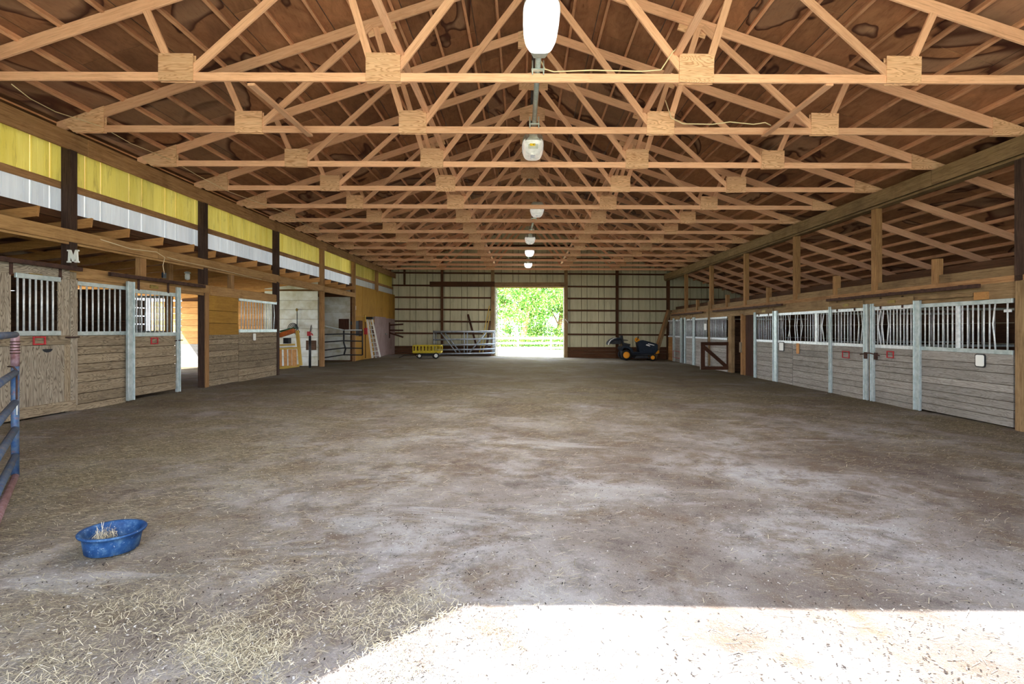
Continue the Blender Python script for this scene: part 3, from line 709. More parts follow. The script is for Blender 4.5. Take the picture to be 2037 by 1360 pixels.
jb = empty('door_jamb', (XL, ye, 0), 'grey timber jamb beside the plywood stall door', 'jamb')
cuboid('jamb_board', XL - .08, XL - .03, yd - .01, ye + .02, 0, CH + .98, 'plank', jb, 'z')
cuboid('jamb_board', XL - .035, XL + .01, yd + .005, ye, .1, CH + .85, 'ply', jb, 'z')
def track(X, y0, y1, z, lab, s, mat='rust'):
    t = empty('door_track', (X, y0, z), lab, 'rail')
    cuboid('rail', X - .03, X + .03, y0, y1, z - .035, z + .035, mat, t)
    n = max(2, int((y1 - y0) / .8))
    for i in range(n): cuboid('bracket', *sorted((X - s * .03, X - s * .09)), y0 + (i + .5) * (y1 - y0) / n - .03, y0 + (i + .5) * (y1 - y0) / n + .03, z, z + .05, mat, t)
track(-7.62, 5.4, YL(162, -7.62), CH + 1.03, 'dark sliding door rail above the plywood stall door', 1)
track(-7.62, YL(218, -7.62), YL(407, -7.62), CH + 1.02, 'dark sliding door rail over the left doorway', 1)
# --- left, fixed barred panel
XP = -7.75
d = empty('horse_stall', (XP, 9.4, 0), 'rough planked stall panel with bars, right of the plywood door', 'panel')
y0, y1 = ye + .02, YL(249, XP)
rails(d, XP + .01, y0, y1, CH - .07, CH + .8); bars(d, XP, y0, y1, CH - .04, CH + .77, 8)
planks(d, XP + .02, y0, y1, ff(-8), CH - .11, 'plank', 1)
# --- left, open sliding door with channel posts
d = empty('stall_door', (-7.7, 10.8, 0), 'galvanised frame sliding door beside the open doorway, left', 'door', 'stall doors on the left')
y0, y1 = YL(256, -7.7), YL(351, -7.7)
channel('channel_post', -7.68, y0, .15, .02, CH + .93, d, 1); channel('channel_post', -7.68, y1, .09, .02, CH + .93, d, 1)
rails(d, -7.69, y0, y1, CH - .1, CH + .76, 'galv', .08); bars(d, -7.7, y0 + .08, y1 - .04, CH - .06, CH + .72, 9)
planks(d, -7.68, y0 + .06, y1 - .04, lambda y: fz(-8, y) + .06, CH - .14, 'plank', 1, (.15, .22))
cuboid('top_board', -7.71, -7.69, y0 + .08, y1 - .04, CH + .8, CH + .95, 'hdr', d)
cuboid('name_plate', -7.69, -7.675, YL(298, -7.69), YL(314, -7.69), ZZ(576, 10.9), ZZ(569, 10.9), 'brass', d)
hangers(d, -7.68, (YL(275, -7.68), YL(334, -7.68)), CH + .78, CH + 1.0, 1)
tube('latch', [(-7.66, y1 - .1, CH - .25), (-7.64, y1 + .02, CH - .24), (-7.64, y1 + .12, CH - .24)], .012, 'rust', d, 6)
red_frame(-7.675, YL(299, -7.68), YL(313, -7.68), ZZ(684, 10.7), ZZ(671, 10.7), 1, 'red square frame on the galvanised left door')
# --- left, planked panel then barred window
d = empty('horse_stall', (XP, 13.2, 0), 'tall planked panel right of the left doorway', 'panel')
y0, y1 = 12.56, YL(473, XP)
planks(d, XP + .02, y0, y1, ff(-8), CH - .1, 'plank', 1)
planks(d, XP + .02, y0, y1, lambda y: CH - .07, CH + .84, 'ply_y', 1, (.3, .4))
d = empty('horse_stall', (XP, 15, 0), 'planked left stall panel with barred window and white tag', 'panel')
y0, y1 = YL(474, XP), YL(549, XP)
rails(d, XP + .01, y0, y1, CH - .04, CH + .82, 'galv', .09); bars(d, XP, y0, y1, CH, CH + .78, 13, {12: .05, 10: .03})
planks(d, XP + .02, y0, y1, ff(-8), CH - .08, 'plank', 1)
cuboid('end_stile', XP - .03, XP, y1 - .01, y1 + .08, 0, CH + .84, 'post_dark', d, 'z')
def paddle(X, y, z, w_, h, mat, s, lab, backing=None):
    t = empty('name_tag', (X, y, z), lab, 'tag')
    def rr(w_, h, r): return [(a, b) for cx, cy, t0 in ((w_ / 2 - r, h / 2 - r, 0), (-w_ / 2 + r, h / 2 - r, 1), (-w_ / 2 + r, -h / 2 + r, 2), (w_ / 2 - r, -h / 2 + r, 3)) for a, b in [(cx + r * math.cos(math.pi / 2 * (t0 + q / 4)), cy + r * math.sin(math.pi / 2 * (t0 + q / 4))) for q in range(5)]]
    if backing: prism('backing', rr(w_ * 1.25, h * 1.18, .04), 0, s * .012, backing, t, 'yz', (X, y, z))
    prism('face', rr(w_, h, .03), s * .012, s * .022, mat, t, 'yz', (X, y, z))
paddle(XP + .03, YL(503, XP), ZZ(670, YL(503, XP)), .14, .2, 'white', 1, 'white tag on the planks under the left barred window')
# --- right stalls
XR = 8.45
RT, RBm = CH + .5, CH - .4
def rz(y): return fz(8.5, y)
def rpanel(pa, pb, lab, n, bent={}, skip=(), mat='plank_r', name='horse_stall', cat='stall', zoff=0, group=None):
    y1, y0 = YR(pa, XR), YR(pb, XR)
    d = empty(name, (XR, (y0 + y1) / 2, rz(y0)), lab, cat, group)
    rails(d, XR - .01, y0, y1, RBm, RT, 'galv' if pa > 1800 else 'bar', .08); bars(d, XR, y0, y1, RBm + .04, RT - .04, n, bent, skip)
    planks(d, XR - .015, y0, y1, lambda y: rz(y) + zoff, RBm - .04, mat, -1)
    return d, y0, y1
d, y0, y1 = rpanel(1832, 2017, 'wide planked stall panel with bars at the right edge', 17, {2: .05}, (1,))
cuboid('centre_stile', XR - .02, XR + .02, 9.93, 10.02, RBm, RT, 'bar', d, 'z')
cuboid('hasp', XR - .03, XR - .01, y0 + .02, y0 + .16, RT - .2, RT - .15, 'bar', d)
paddle(XR - .03, YR(1954, XR), ZZ(717, YR(1954, XR)), .17, .21, 'white', -1, 'white board with dark backing on the nearest right stall', 'black')
def rdoor(pa, pb, ca_, cb_, lab, n, bent={}, frame_px=None, flab=None, wch=(.1, .1), plate=True):
    d, y0, y1 = rpanel(pa, pb, lab, n, bent, name='stall_door', cat='door', zoff=.04, group='sliding stall doors on the right')
    if ca_: channel('channel_post', XR - .03, YR(ca_, XR - .03), wch[0], rz(y1) + .0, RT + .12, d, -1)
    if cb_: channel('channel_post', XR - .03, YR(cb_, XR - .03), wch[1], rz(y0) + .0, RT + .12, d, -1)
    hangers(d, XR - .03, (y0 + .25 * (y1 - y0), y0 + .8 * (y1 - y0)), RT - .02, RT + .25, -1)
    if plate: cuboid('name_plate', XR - .06, XR - .05, (y0 + y1) / 2 - .12, (y0 + y1) / 2 + .12, RT + .1, RT + .17, 'brass', d)
    cuboid('top_board', XR - .05, XR - .03, y0, y1, RT + .05, RT + .22, 'beam2', d)
    if frame_px: red_frame(XR - .05, YR(frame_px + 7, XR), YR(frame_px - 7, XR), ZZ(712, YR(frame_px, XR)), ZZ(698, YR(frame_px, XR)), -1, flab)
    return d, y0, y1
rdoor(1740, 1820, 1737, 1826, 'barred sliding door with bent bars, nearest on the right', 11, {8: .06, 9: .09, 7: -.05}, 1776, 'red frame on the nearest right sliding door', (.1, .16))
rdoor(1656, 1720, 1653, 1724, 'barred sliding door second along the right stalls', 9, {1: -.05, 0: -.06}, 1687, 'dull red frame on the second right sliding door', (.08, .13))
cuboid('latch_post', XR, XR + .05, YR(1736, XR), YR(1728, XR), rz(12.5), RT, 'post', tag(empty('latch_post', (XR, 12.6, 0)), 'narrow timber post between the two latched right doors', 'post'), 'z')
lt = empty('door_latch', (XR - .08, 12.6, 1), 'rusty sliding latch joining the two right stall doors', 'latch')
y_a, y_b = YR(1750, XR - .08), YR(1712, XR - .08)
tube('bolt', [(XR - .09, y_a, ZZ(705, 12.6)), (XR - .1, (y_a + y_b) / 2, ZZ(701, 12.6)), (XR - .09, y_b, ZZ(705, 12.6))], .014, 'rust', lt, 6)
for q in (y_a + .12, y_b - .2): cuboid('catch', XR - .12, XR - .06, q - .03, q + .03, ZZ(713, 12.6), ZZ(700, 12.6), 'rust', lt)
d, y0, y1 = rpanel(1578, 1651, 'planked stall panel with bent bars and tan tag, right', 13, {1: .1, 10: -.12, 11: .07, 12: .05}, (9,))
cuboid('stile', XR - .01, XR + .03, YR(1626, XR), YR(1621, XR), RBm, RT, 'bar', d, 'z')
paddle(XR - .03, YR(1590, XR), ZZ(693, YR(1590, XR)), .16, .32, 'tagtan', -1, 'tan wooden tag under the bent bars')
d, y0, y1 = rpanel(1545, 1577, 'narrow planked stall panel with crossed bars, right', 6, {1: -.13, 0: .05, 3: .04})
paddle(XR - .03, YR(1557, XR), ZZ(689, YR(1557, XR)), .26, .26, 'white', -1, 'white tag with dark backing on the narrow right panel', 'black')
rdoor(1505, 1540, 1503, 1543, 'barred sliding door at the edge of the right passage', 9, {}, None, None, (.12, .26))
# passage into the right aisle
pd = empty('passage_boards', (9, 20, 0), 'dark boarded lining of the open passage on the right', 'boards')
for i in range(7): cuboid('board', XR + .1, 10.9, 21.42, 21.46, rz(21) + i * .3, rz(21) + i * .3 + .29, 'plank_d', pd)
for i in range(5): cuboid('board', XR + .06, XR + .1, YR(1501, XR) + i * .23, YR(1501, XR) + i * .23 + .22, rz(19), RT + .06, 'brown', pd, 'z')
pp = empty('passage_post', (XR, YR(1475, XR), 0), 'pale thin post standing in the right passage', 'post')
cuboid('post_shaft', XR - .04, XR + .04, YR(1478, XR), YR(1475, XR), rz(20), RT + .1, 'post', pp, 'z')
cuboid('block', XR - .09, XR - .04, YR(1478, XR), YR(1475, XR), ZZ(700, 20.2), ZZ(680, 20.2), 'plank', pp, 'z')
pq = empty('passage_post', (XR, YR(1452, XR), 0), 'wide brown jamb post left of the right passage', 'post')
cuboid('post_shaft', XR - .02, XR + .12, YR(1456, XR), YR(1449, XR), rz(21), RT + .06, 'beam2', pq, 'z')
# far right stalls
d, y0, y1 = rpanel(1411, 1447, 'pale planked far right panel behind the dark gate', 14, {2: .06})
d, y0, y1 = rpanel(1384, 1408, 'pale planked far right panel with dark stained bars', 12)
channel('channel_post', XR - .03, YR(1382, XR), .3, rz(25), RT + .1, d, -1)
paddle(XR - .03, YR(1405, XR), ZZ(650, YR(1405, XR)), .3, .3, 'white', -1, 'small white cup shaped thing hooked between far bars')
rdoor(1364, 1379, 1363, None, 'white barred sliding door far right, right of the latch', 9, {}, None, None, (.2, .2), False)
rdoor(1342, 1354, 1341, 1356, 'white barred sliding door far right with red frame', 7, {}, 1348, 'red frame on the farthest right door', (.3, .3), False)
rpanel(1330, 1340, 'last narrow barred panel in the far right corner', 5, {}, (), 'plank_o')
ph = empty('hanging_post', (XR - .1, YR(1409, XR), 0), 'thin leaning pole wired to the far right stalls', 'pole')
bar('pole', (XR - .1, YR(1410, XR - .1), ZZ(600, 23.6)), (XR - .1, YR(1411, XR - .1), ZZ(726, 23.6)), .08, .06, 'beam2', ph)
# header boards above the right stalls
hr = empty('stall_header', (8.5, 15, RT), 'stacked timber header boards above the right stalls', 'beam')
yy = 8.6
for L in (5.6, 5.9, 4.9, 4.7):
    L = min(L, 29.7 - yy); cuboid('header_board', XR + .0, XR + .04, yy + .005, yy + L - .005, RT + .04, RT + .33, 'beam2', hr)
    cuboid('header_board', XR + .1, XR + .14, yy + .005, yy + L - .005, RT + .42, RT + .62, 'beam2', hr)
    cuboid('header_board', XR + .04, XR + .09, yy + .005, yy + L - .005, RT + .3, RT + .44, 'beam', hr); yy += L
cuboid('header_board', XR + .3, XR + .34, 6, 29.6, RT + .4, RT + .8, 'girt', hr)
cuboid('block', XR - .08, XR, YR(1968, XR), YR(1945, XR), ZZ(597, 9.6), ZZ(582, 9.6), 'plank_o', hr)
for a, b, lab in ((1645, 1948, 'long dark sliding rail over the near right doors'), (1418, 1556, 'dark sliding rail over the right passage'), (1336, 1398, 'dark sliding rail over the far right doors')):
    track(XR - .12, YR(b, XR - .12), YR(a, XR - .12), RT + .3, lab, -1)
cuboid('valance', XR - .07, XR - .03, YR(1940, XR), YR(1832, XR), RT + .12, RT + .19, 'beam2', hr)
# stall partitions glimpsed through the bars
for j, y in enumerate((8.62, 12.62, 16.3, 25.2)):
    p = empty('stall_partition', (10, y, 0), ['dark barred partition inside the nearest right stall', 'barred partition behind the paired right doors', 'barred partition behind the crossed bars', 'boarded partition inside the far right stalls'][j], 'partition')
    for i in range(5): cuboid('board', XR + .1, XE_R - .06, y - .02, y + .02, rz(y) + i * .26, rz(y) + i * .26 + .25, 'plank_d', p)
    for z in (RBm, RT): cuboid('rail', XR + .1, XE_R - .06, y - .02, y + .02, z - .03, z + .03, 'galv', p)
    for i in range(11): link('bar', bar_mesh(.86), Matrix.Translation((XR + .35 + i * .31, y, RBm)), p)
cuboid('board', XR + .1, XE_R - .1, 29.62, 29.66, rz(29), RT + .4, 'plank_d', wr, 'x')

# ------------------------------------------------------------------ dark Z-braced gate at the right passage
zg = empty('wooden_gate', (8, 22, rz(22)), 'dark brown wooden gate with diagonal brace by the right passage', 'gate')
gy = 21.2; gx0, gx1 = XX(1394, gy), XX(1450, gy); gb, gt = ZZ(735, gy), ZZ(680, gy)
cuboid('stile', gx0, gx0 + .17, gy - .02, gy + .02, gb, gt, 'brown', zg, 'z')
cuboid('rail', gx0, gx1, gy - .045, gy - .02, gt - .14, gt, 'brown', zg); cuboid('rail', gx0, gx1, gy - .045, gy - .02, gb, gb + .14, 'brown', zg)
bar('brace', (gx0 + .12, gy - .01, gt - .2), (gx1 - .1, gy - .01, gb + .12), .025, .15, 'brown', zg)
cuboid('stile', gx1 - .1, gx1, gy - .02, gy + .02, gb, gt, 'brown', zg, 'z')
cuboid('edge_strip', gx0 - .03, gx0, gy - .02, gy + .02, gb, gt, 'plank_r', zg, 'z')

# ------------------------------------------------------------------ letter M
m_ = [(-.5, -.5), (-.5, -.4), (-.4, -.38), (-.36, .38), (-.47, .4), (-.47, .5), (-.2, .5), (.02, -.1), (.22, .5), (.48, .5), (.48, .4), (.37, .38), (.41, -.38), (.5, -.4), (.5, -.5), (.16, -.5), (.16, -.4), (.25, -.38), (.22, .16), (.03, -.42), (-.03, -.42), (-.26, .2), (-.3, -.38), (-.2, -.4), (-.2, -.5)]
mm = prism('letter_sign', [(x * .2, z * .215) for x, z in m_], -.015, .015, 'white', None, 'xz', (XX(144.5, 8.68), 8.69, ZZ(509.5, 8.69)))
tag(mm, 'white slab serif letter M on the dark left post', 'sign')

# ------------------------------------------------------------------ cables
tag(tube('roof_cable', [(XX(20, 6.97), 6.99, ZZ(166, 6.97)), (XX(60, 7.4), 7.4, ZZ(196, 7.4)), (XX(110, 8), 8, ZZ(222, 8)), (XX(200, 8.75), 8.75, ZZ(251, 8.75)), (XX(260, 9.6), 9.6, ZZ(285, 9.6)), (XX(340, 10.6), 10.6, ZZ(318, 10.6)), (XX(395, 11.6), 11.6, ZZ(350, 11.6)), (XX(455, 12.4), 12.4, ZZ(381, 12.4)), (XX(560, 14.2), 14.2, ZZ(420, 14.2)), (XX(640, 17), 17, ZZ(465, 17))], .006, 'cable'), 'thin white cable sagging along the left truss ends', 'cable')
z1 = CH + 3.49
tag(tube('lamp_cable', [(.22, 6.9, CH + 3.62), (.28, 6.93, z1 + .03), (.4, 6.94, z1), (.9, 6.94, z1 + .02), (1.6, 6.94, z1 + .005), (1.85, 6.93, z1 + .02), (2.0, 6.92, z1 + .25), (2.25, 6.9, CH + 3.95), (2.5, 6.9, CH + 4.4), (2.65, 6.9, CH + 4.9)], .009, 'cable'), 'white lamp cable along the nearest truss chord', 'cable')
tag(tube('lamp_cable', [(2.4, 8.72, CH + 3.9), (2.5, 8.72, CH + 3.6), (2.7, 8.72, CH + 3.5), (3.2, 8.72, CH + 3.49), (3.5, 8.72, CH + 3.53), (3.9, 8.72, CH + 3.49), (4.1, 8.72, CH + 3.52), (4.2, 8.72, CH + 3.47)], .009, 'cable'), 'white cable along the second truss, right side', 'cable')
tag(tube('header_cable', [(-7.7, YL(200, -7.7), ZZ(476, YL(200, -7.7))), (-7.7, YL(260, -7.7), ZZ(495, YL(260, -7.7))), (-7.69, YL(310, -7.7), ZZ(501, YL(310, -7.7))), (-7.68, YL(326, -7.7), ZZ(512, YL(326, -7.7))), (-7.68, YL(322, -7.7), ZZ(528, YL(322, -7.7))), (-7.69, YL(326, -7.7), ZZ(545, YL(326, -7.7)))], .008, 'cable'), 'white cable looping down the left header', 'cable')
tag(tube('header_cable', [(-7.7, YL(332, -7.7), ZZ(511, YL(332, -7.7))), (-7.7, YL(360, -7.7), ZZ(519, YL(360, -7.7))), (-7.7, YL(420, -7.7), ZZ(532, YL(420, -7.7))), (-7.7, YL(520, -7.7), ZZ(556, YL(520, -7.7)))], .007, 'cable'), 'white cable stapled along the left header', 'cable')
ob = YL(328, -7.72); tag(cuboid('outlet_box', -7.76, -7.72, ob - .05, ob + .05, ZZ(553, ob), ZZ(542, ob), 'navy'), 'blue outlet box where the header cable ends', 'box')
jy = 13.2; jl = empty('jar_lamp', (XX(373, jy), jy, ZZ(540, jy)), 'small glass jar lamp hanging behind the left header', 'lamp')
lathe('cap', [(.03, .12), (.07, .1), (.07, .07), (.04, .06)], (XX(373, jy), jy, ZZ(549, jy)), 'galv', jl, 12)
lathe('glass', [(.02, -.1), (.055, -.08), (.06, .02), (.045, .06)], (XX(373, jy), jy, ZZ(549, jy)), 'white', jl, 12)

# ------------------------------------------------------------------ lamps on pipes
def cobra(y, X, Z, s, lab, clear, far=1, scale=1.):
    """street-lamp style head; far = +1 when the tail points away from the camera"""
    t = empty('barn_lamp', (X, y, Z), lab, 'lamp')
    n, L, Wd = 28, .5 * scale, .205 * scale
    def ring(k, a, z): return [(Wd * a * (abs(math.cos(q)) ** .42) * (1 if math.cos(q) > 0 else -1), L * a * (abs(math.sin(q)) ** .5) * (1 if math.sin(q) > 0 else -1) * (1 if True else 1), z) for q in np.linspace(0, 2 * math.pi, n, endpoint=False)]
    def shell(name, lv, mat):
        V = [v for a, z in lv for v in ring(0, a, z)]; Fc = [(i * n + k, i * n + (k + 1) % n, (i + 1) * n + (k + 1) % n, (i + 1) * n + k) for i in range(len(lv) - 1) for k in range(n)]
        Fc.append(tuple(range(n))); Fc.append(tuple((len(lv) - 1) * n + k for k in range(n))[::-1])
        V = [(x * (1 - .12 * max(0, far * yv / L) ** 2), yv, z) for x, yv, z in V]
        return link(name, mesh_of(name, V, Fc, mat, True), Matrix.Translation((X, y, Z)), t)
    shell('housing', [(.5, .15), (.8, .12), (.97, .05), (1, 0), (1, -.02)], 'lamp_b')
    lens = shell('refractor', [(.97, -.02), (.95, -.06), (.8, -.13), (.55, -.18), (.25, -.2)], 'lamp_g' if clear else 'lamp_w')
    prism('neck', [(-.14, 0), (.14, 0), (.07, .2), (-.07, .2)], -.05, .06, 'lamp_b', t, 'xz', (X, y + far * (L - .06), Z), Matrix.Rotation(-far * math.pi / 2, 4, 'X') if far > 0 else Matrix.Rotation(math.pi / 2, 4, 'X'))
    ld = bpy.data.lights.new('lamp_light', 'AREA'); ld.shape = 'DISK'; ld.size = .35; ld.energy = LAMP_W * s; ld.color = (1, .93, .82)
    lo = bpy.data.objects.new('lamp_light', ld); COL.objects.link(lo); lo.parent = t; lo.matrix_local = Matrix.Translation((0, 0, -.22))
    return t
def pipe(X0, y0, y1, Z, lab, X1=None):
    X1 = X0 if X1 is None else X1
    t = empty('lamp_pipe', (X0, y0, Z), lab, 'pipe'); tube('pipe', [(X0, y0, Z), (X1, y1, Z)], .038, 'galv', t, 12); return t
def clamp(t, X, y, Z):
    cuboid('clamp', X - .09, X + .09, y - .03, y + .03, Z - .045, Z - .03, 'galv', t)
    for q in (-1, 1): tube('clamp_bolt', [(X + q * .075, y, Z - .1), (X + q * .075, y, Z + .09)], .01, 'galv', t, 6)
PZ = CH + 3.53
p1 = pipe(.185, 6.3, 9.35, PZ, 'grey steel pipe holding the two nearest lamps', .165)
clamp(p1, .185, 6.9, PZ); clamp(p1, .17, 8.72, PZ)
cobra(5.86, .19, PZ - .03, 1.4, 'large white lamp at the top of the picture', False, 1)
l2 = cobra(9.72, .16, PZ - .06, 1, 'silver lamp with yellow sticker hanging past the second truss', True, -1)
bar('label_plate', (.16 - .09, 9.3, PZ - .16), (.16 + .09, 9.3, PZ - .16), .004, .18, 'lamp_b', l2)
st = cuboid('sticker', .10, .20, 9.288, 9.295, PZ - .2, PZ - .15, 'sticker', l2)
tc = bpy.data.curves.new('txt', 'FONT'); tc.body = 'C180'; tc.size = .045; tc.extrude = .001; tc.align_x = 'CENTER'
to = bpy.data.objects.new('tmp', tc); COL.objects.link(to); bpy.context.view_layer.update()
tme = bpy.data.meshes.new_from_object(to.evaluated_get(bpy.context.evaluated_depsgraph_get())); bpy.data.objects.remove(to); tme.materials.clear(); tme.materials.append(M['black'])
link('sticker_text', tme, Matrix.Translation((.15, 9.286, PZ - .192)) @ Matrix.Rotation(math.pi / 2, 4, 'X'), l2)
p2 = pipe(.35, 15.2, 19.2, PZ, 'pale steel pipe between the third and fourth lamps', .2); clamp(p2, .3, 16.1, PZ); clamp(p2, .25, 17.9, PZ)
cobra(14.85, .37, PZ - .05, .8, 'third lamp from the camera, a cloudy glass bowl', True, 1)
cobra(19.6, .22, PZ - .05, .6, 'fourth lamp from the camera, greenish glass bowl', True, -1)
p3 = pipe(.22, 23, 26, PZ, 'short pipe between the two farthest lamps', .2); clamp(p3, .22, 23.5, PZ); clamp(p3, .2, 25.2, PZ)
cobra(22.6, .23, PZ - .1, .6, 'fifth lamp from the camera, glowing white', False, 1)
cobra(26.4, .2, PZ - .15, .6, 'farthest lamp, glowing white above the far doorway', False, -1)

# ------------------------------------------------------------------ blue feed tub
tx, ty = -2.76, 3.43; tb = empty('feed_tub', (tx, ty, fz(tx, ty)), 'round blue rubber feed tub on the dirt floor', 'tub')
lathe('tub_shell', [(a * .8, b * .86) for a, b in [(0, .0), (.15, .0), (.185, .012), (.2, .1), (.208, .142), (.232, .146), (.236, .156), (.23, .163), (.205, .16), (.196, .145), (.185, .09), (.17, .03), (.1, .022), (0, .02)]], (tx, ty, fz(tx, ty) + .0), 'tub', tb, 56, Matrix.Rotation(.03, 4, 'Y'))
def strands(name, pts, lens, ws, zs, rng, mat, tilt=.12, ang=None):
    n = len(pts); th = rng.uniform(0, math.pi, n) if ang is None else ang; L = lens / 2; dx, dy = np.cos(th) * L, np.sin(th) * L; wx, wy = -np.sin(th) * ws / 2, np.cos(th) * ws / 2
    dz = rng.normal(0, tilt, n) * L; dz = np.abs(dz)
    V = np.empty((n, 4, 3)); x, y = pts[:, 0], pts[:, 1]
    V[:, 0] = np.stack([x - dx - wx, y - dy - wy, zs], 1); V[:, 1] = np.stack([x + dx - wx, y + dy - wy, zs + dz], 1)
    V[:, 2] = np.stack([x + dx + wx, y + dy + wy, zs + dz], 1); V[:, 3] = np.stack([x - dx + wx, y - dy + wy, zs], 1)
    me = bpy.data.meshes.new(name); me.vertices.add(n * 4); me.vertices.foreach_set('co', V.reshape(-1))
    me.loops.add(n * 4); me.loops.foreach_set('vertex_index', np.arange(n * 4, dtype=np.int32)); me.polygons.add(n)
    me.polygons.foreach_set('loop_start', np.arange(0, n * 4, 4, dtype=np.int32)); me.update(calc_edges=True); me.materials.append(M[mat]); me.validate(); return me
rng = np.random.default_rng(3)
q = rng.uniform(0, 2 * math.pi, 260); rr = .055 * np.sqrt(rng.uniform(0, 1, 260))
tag(link('tub_straw', strands('tub_straw', np.stack([tx - .07 + rr * np.cos(q), ty + .03 + rr * np.sin(q) * 1.3], 1), rng.uniform(.02, .06, 260), np.full(260, .002), fz(tx, ty) + .03 + rng.uniform(0, .07, 260), rng, 'straw', 1.2), Matrix()), 'wisps of straw lying in the blue tub', 'straw', kind='stuff')

# ------------------------------------------------------------------ blue pipe gate, left foreground
ga = Vector((-4.97, 5.0, 0)); gd = Vector((.657, -.754, 0)); pg = empty('pipe_gate', (ga.x, ga.y, fz(ga.x, ga.y)), 'worn blue pipe corral gate at the left edge', 'gate')
tube('gate_post', [(ga.x, ga.y, CH - 1.46), (ga.x, ga.y, CH - .36)], .032, 'gate', pg, 12)
tube('gate_post_top', [(ga.x, ga.y, CH - .36), (ga.x, ga.y, CH - .2), (ga.x, ga.y, CH - .08), (ga.x + .0, ga.y, CH - .05)], [.033, .035, .034, .03], 'gatetop', pg, 12)
for i in range(5): lathe('wire_ring', [(.035, -.006), (.041, 0), (.035, .006)], (ga.x, ga.y, CH - .12 - .028 * i), 'rust', pg, 12)
for z in (-.05, -.42, -.71, -.97, -1.23, -1.43):
    e = ga + gd * 2.6
    tube('gate_rail', [(ga.x, ga.y, CH + z), (e.x, e.y, CH + z)], .03, 'gate' if z > -1.3 else 'gatetop', pg, 10)
e = ga + gd * 2.6; tube('gate_post', [(e.x, e.y, CH - 1.43), (e.x, e.y, CH - .05)], .032, 'gate', pg, 12)
ch = [(ga.x + .045, ga.y - .03, CH - .4 - .035 * i) for i in range(9)]
tube('chain', [(ga.x - .03, ga.y - .04, CH - .36), (ga.x + .03, ga.y - .05, CH - .36)] + ch, .008, 'rust', pg, 6)
tube('chain_snap', [(ga.x + .046, ga.y - .03, CH - .72), (ga.x + .046, ga.y - .03, CH - .83)], .006, 'bar', pg, 6)

# ------------------------------------------------------------------ left bay clutter
sy = 18.7; sr = empty('slatted_rack', (XX(575, sy), sy, fz(-8, sy)), 'yellow pine slatted rack against the white left wall', 'rack')
def lx(px): return XX(px, sy)
def lz_(py): return ZZ(py, sy)
bar('rack_post', (lx(561), sy - .25, lz_(733)), (lx(555), sy - .25, lz_(655)), .09, .12, 'yellowwood', sr, (1, 0, 0))
bar('rack_post', (lx(597), sy + .05, lz_(727)), (lx(590), sy + .05, lz_(657)), .09, .1, 'yellowwood', sr, (1, 0, 0))
bar('rail', (lx(560), sy - .12, lz_(686)), (lx(588), sy - .05, lz_(685)), .05, .06, 'yellowwood', sr)
bar('rail', (lx(563), sy - .3, lz_(693)), (lx(599), sy - .22, lz_(691)), .05, .06, 'yellowwood', sr)
bar('rail', (lx(561), sy - .3, lz_(731)), (lx(600), sy - .2, lz_(726)), .05, .1, 'yellowwood', sr)
for px in (565, 575, 584, 589.5, 594): bar('slat', (lx(px), sy - .27, lz_(727)), (lx(px - .7), sy - .27, lz_(694)), .02, (.11 if px != 589.5 else .05), 'tagtan', sr, (1, 0, 0))
sd = empty('saddle_pad', (lx(575), sy, lz_(665)), 'orange leather strip hung across the slatted rack', 'saddle')
bar('pad', (lx(559), sy - .1, lz_(667)), (lx(587), sy - .02, lz_(657)), .25, .16, 'saddle', sd)
bar('pad_cloth', (lx(559), sy - .02, lz_(659)), (lx(587), sy + .05, lz_(652)), .25, .06, 'green', sd)
tag(cuboid('black_bucket', lx(567), lx(577), sy - .15, sy + .1, lz_(683), lz_(672), 'black'), 'small black bucket on the slatted rack rail', 'bucket')
hn = empty('wire_basket', (lx(563), sy, lz_(652)), 'dark wire muzzle basket above the left rack post', 'basket')
for k in range(4):
    a = k * .16; tube('hoop', [(lx(563) + (.19 - a * .2) * math.cos(t), sy + .8 + a * .3, lz_(653) + (.2 - a * .25) * math.sin(t)) for t in np.linspace(0, math.pi, 9)], .014, 'black', hn, 6)
tube('hoop', [(lx(553), sy + .8, lz_(653)), (lx(573), sy + .9, lz_(652))], .014, 'black', hn, 6)
rp_ = empty('hanging_rope', (lx(591), 19.6, CH), 'dark rope hanging on the white wall', 'rope')
tube('rope', [(XX(590.5, 19.6), 19.62, ZZ(615, 19.6)), (XX(591, 19.6), 19.6, ZZ(630, 19.6)), (XX(591, 19.6), 19.6, ZZ(654, 19.6)), (XX(586, 19.5), 19.5, ZZ(662, 19.5)), (XX(590, 19.5), 19.5, ZZ(667, 19.5)), (XX(596, 19.5), 19.5, ZZ(660, 19.5)), (XX(591, 19.5), 19.55, ZZ(654, 19.5))], .016, 'black', rp_, 6)
lathe('rope_knot', [(0, -.07), (.04, -.03), (.045, .03), (0, .07)], (XX(590.5, 19.6), 19.6, ZZ(616, 19.6)), 'brass', rp_, 10)
hy = 19.2; hd = empty('yard_hydrant', (XX(617, hy), hy, fz(-8, hy)), 'black frost-free hydrant with red handle', 'hydrant')
hx = XX(616.5, hy); tube('standpipe', [(hx, hy, fz(-8, hy) - .05), (hx, hy, ZZ(668, hy))], .045, 'black', hd, 10)
cuboid('head', hx - .09, hx + .03, hy - .05, hy + .05, ZZ(668, hy), ZZ(659, hy), 'red', hd)
tube('handle', [(hx, hy, ZZ(660, hy)), (hx + .03, hy, ZZ(650, hy)), (hx + .05, hy, ZZ(646, hy)), (hx + .07, hy, ZZ(652, hy)), (hx + .03, hy, ZZ(659, hy))], .012, 'black', hd, 6)
tube('spout', [(hx, hy, ZZ(664, hy)), (hx + .1, hy - .04, ZZ(664, hy)), (hx + .12, hy - .05, ZZ(667, hy))], .025, 'red', hd, 8)
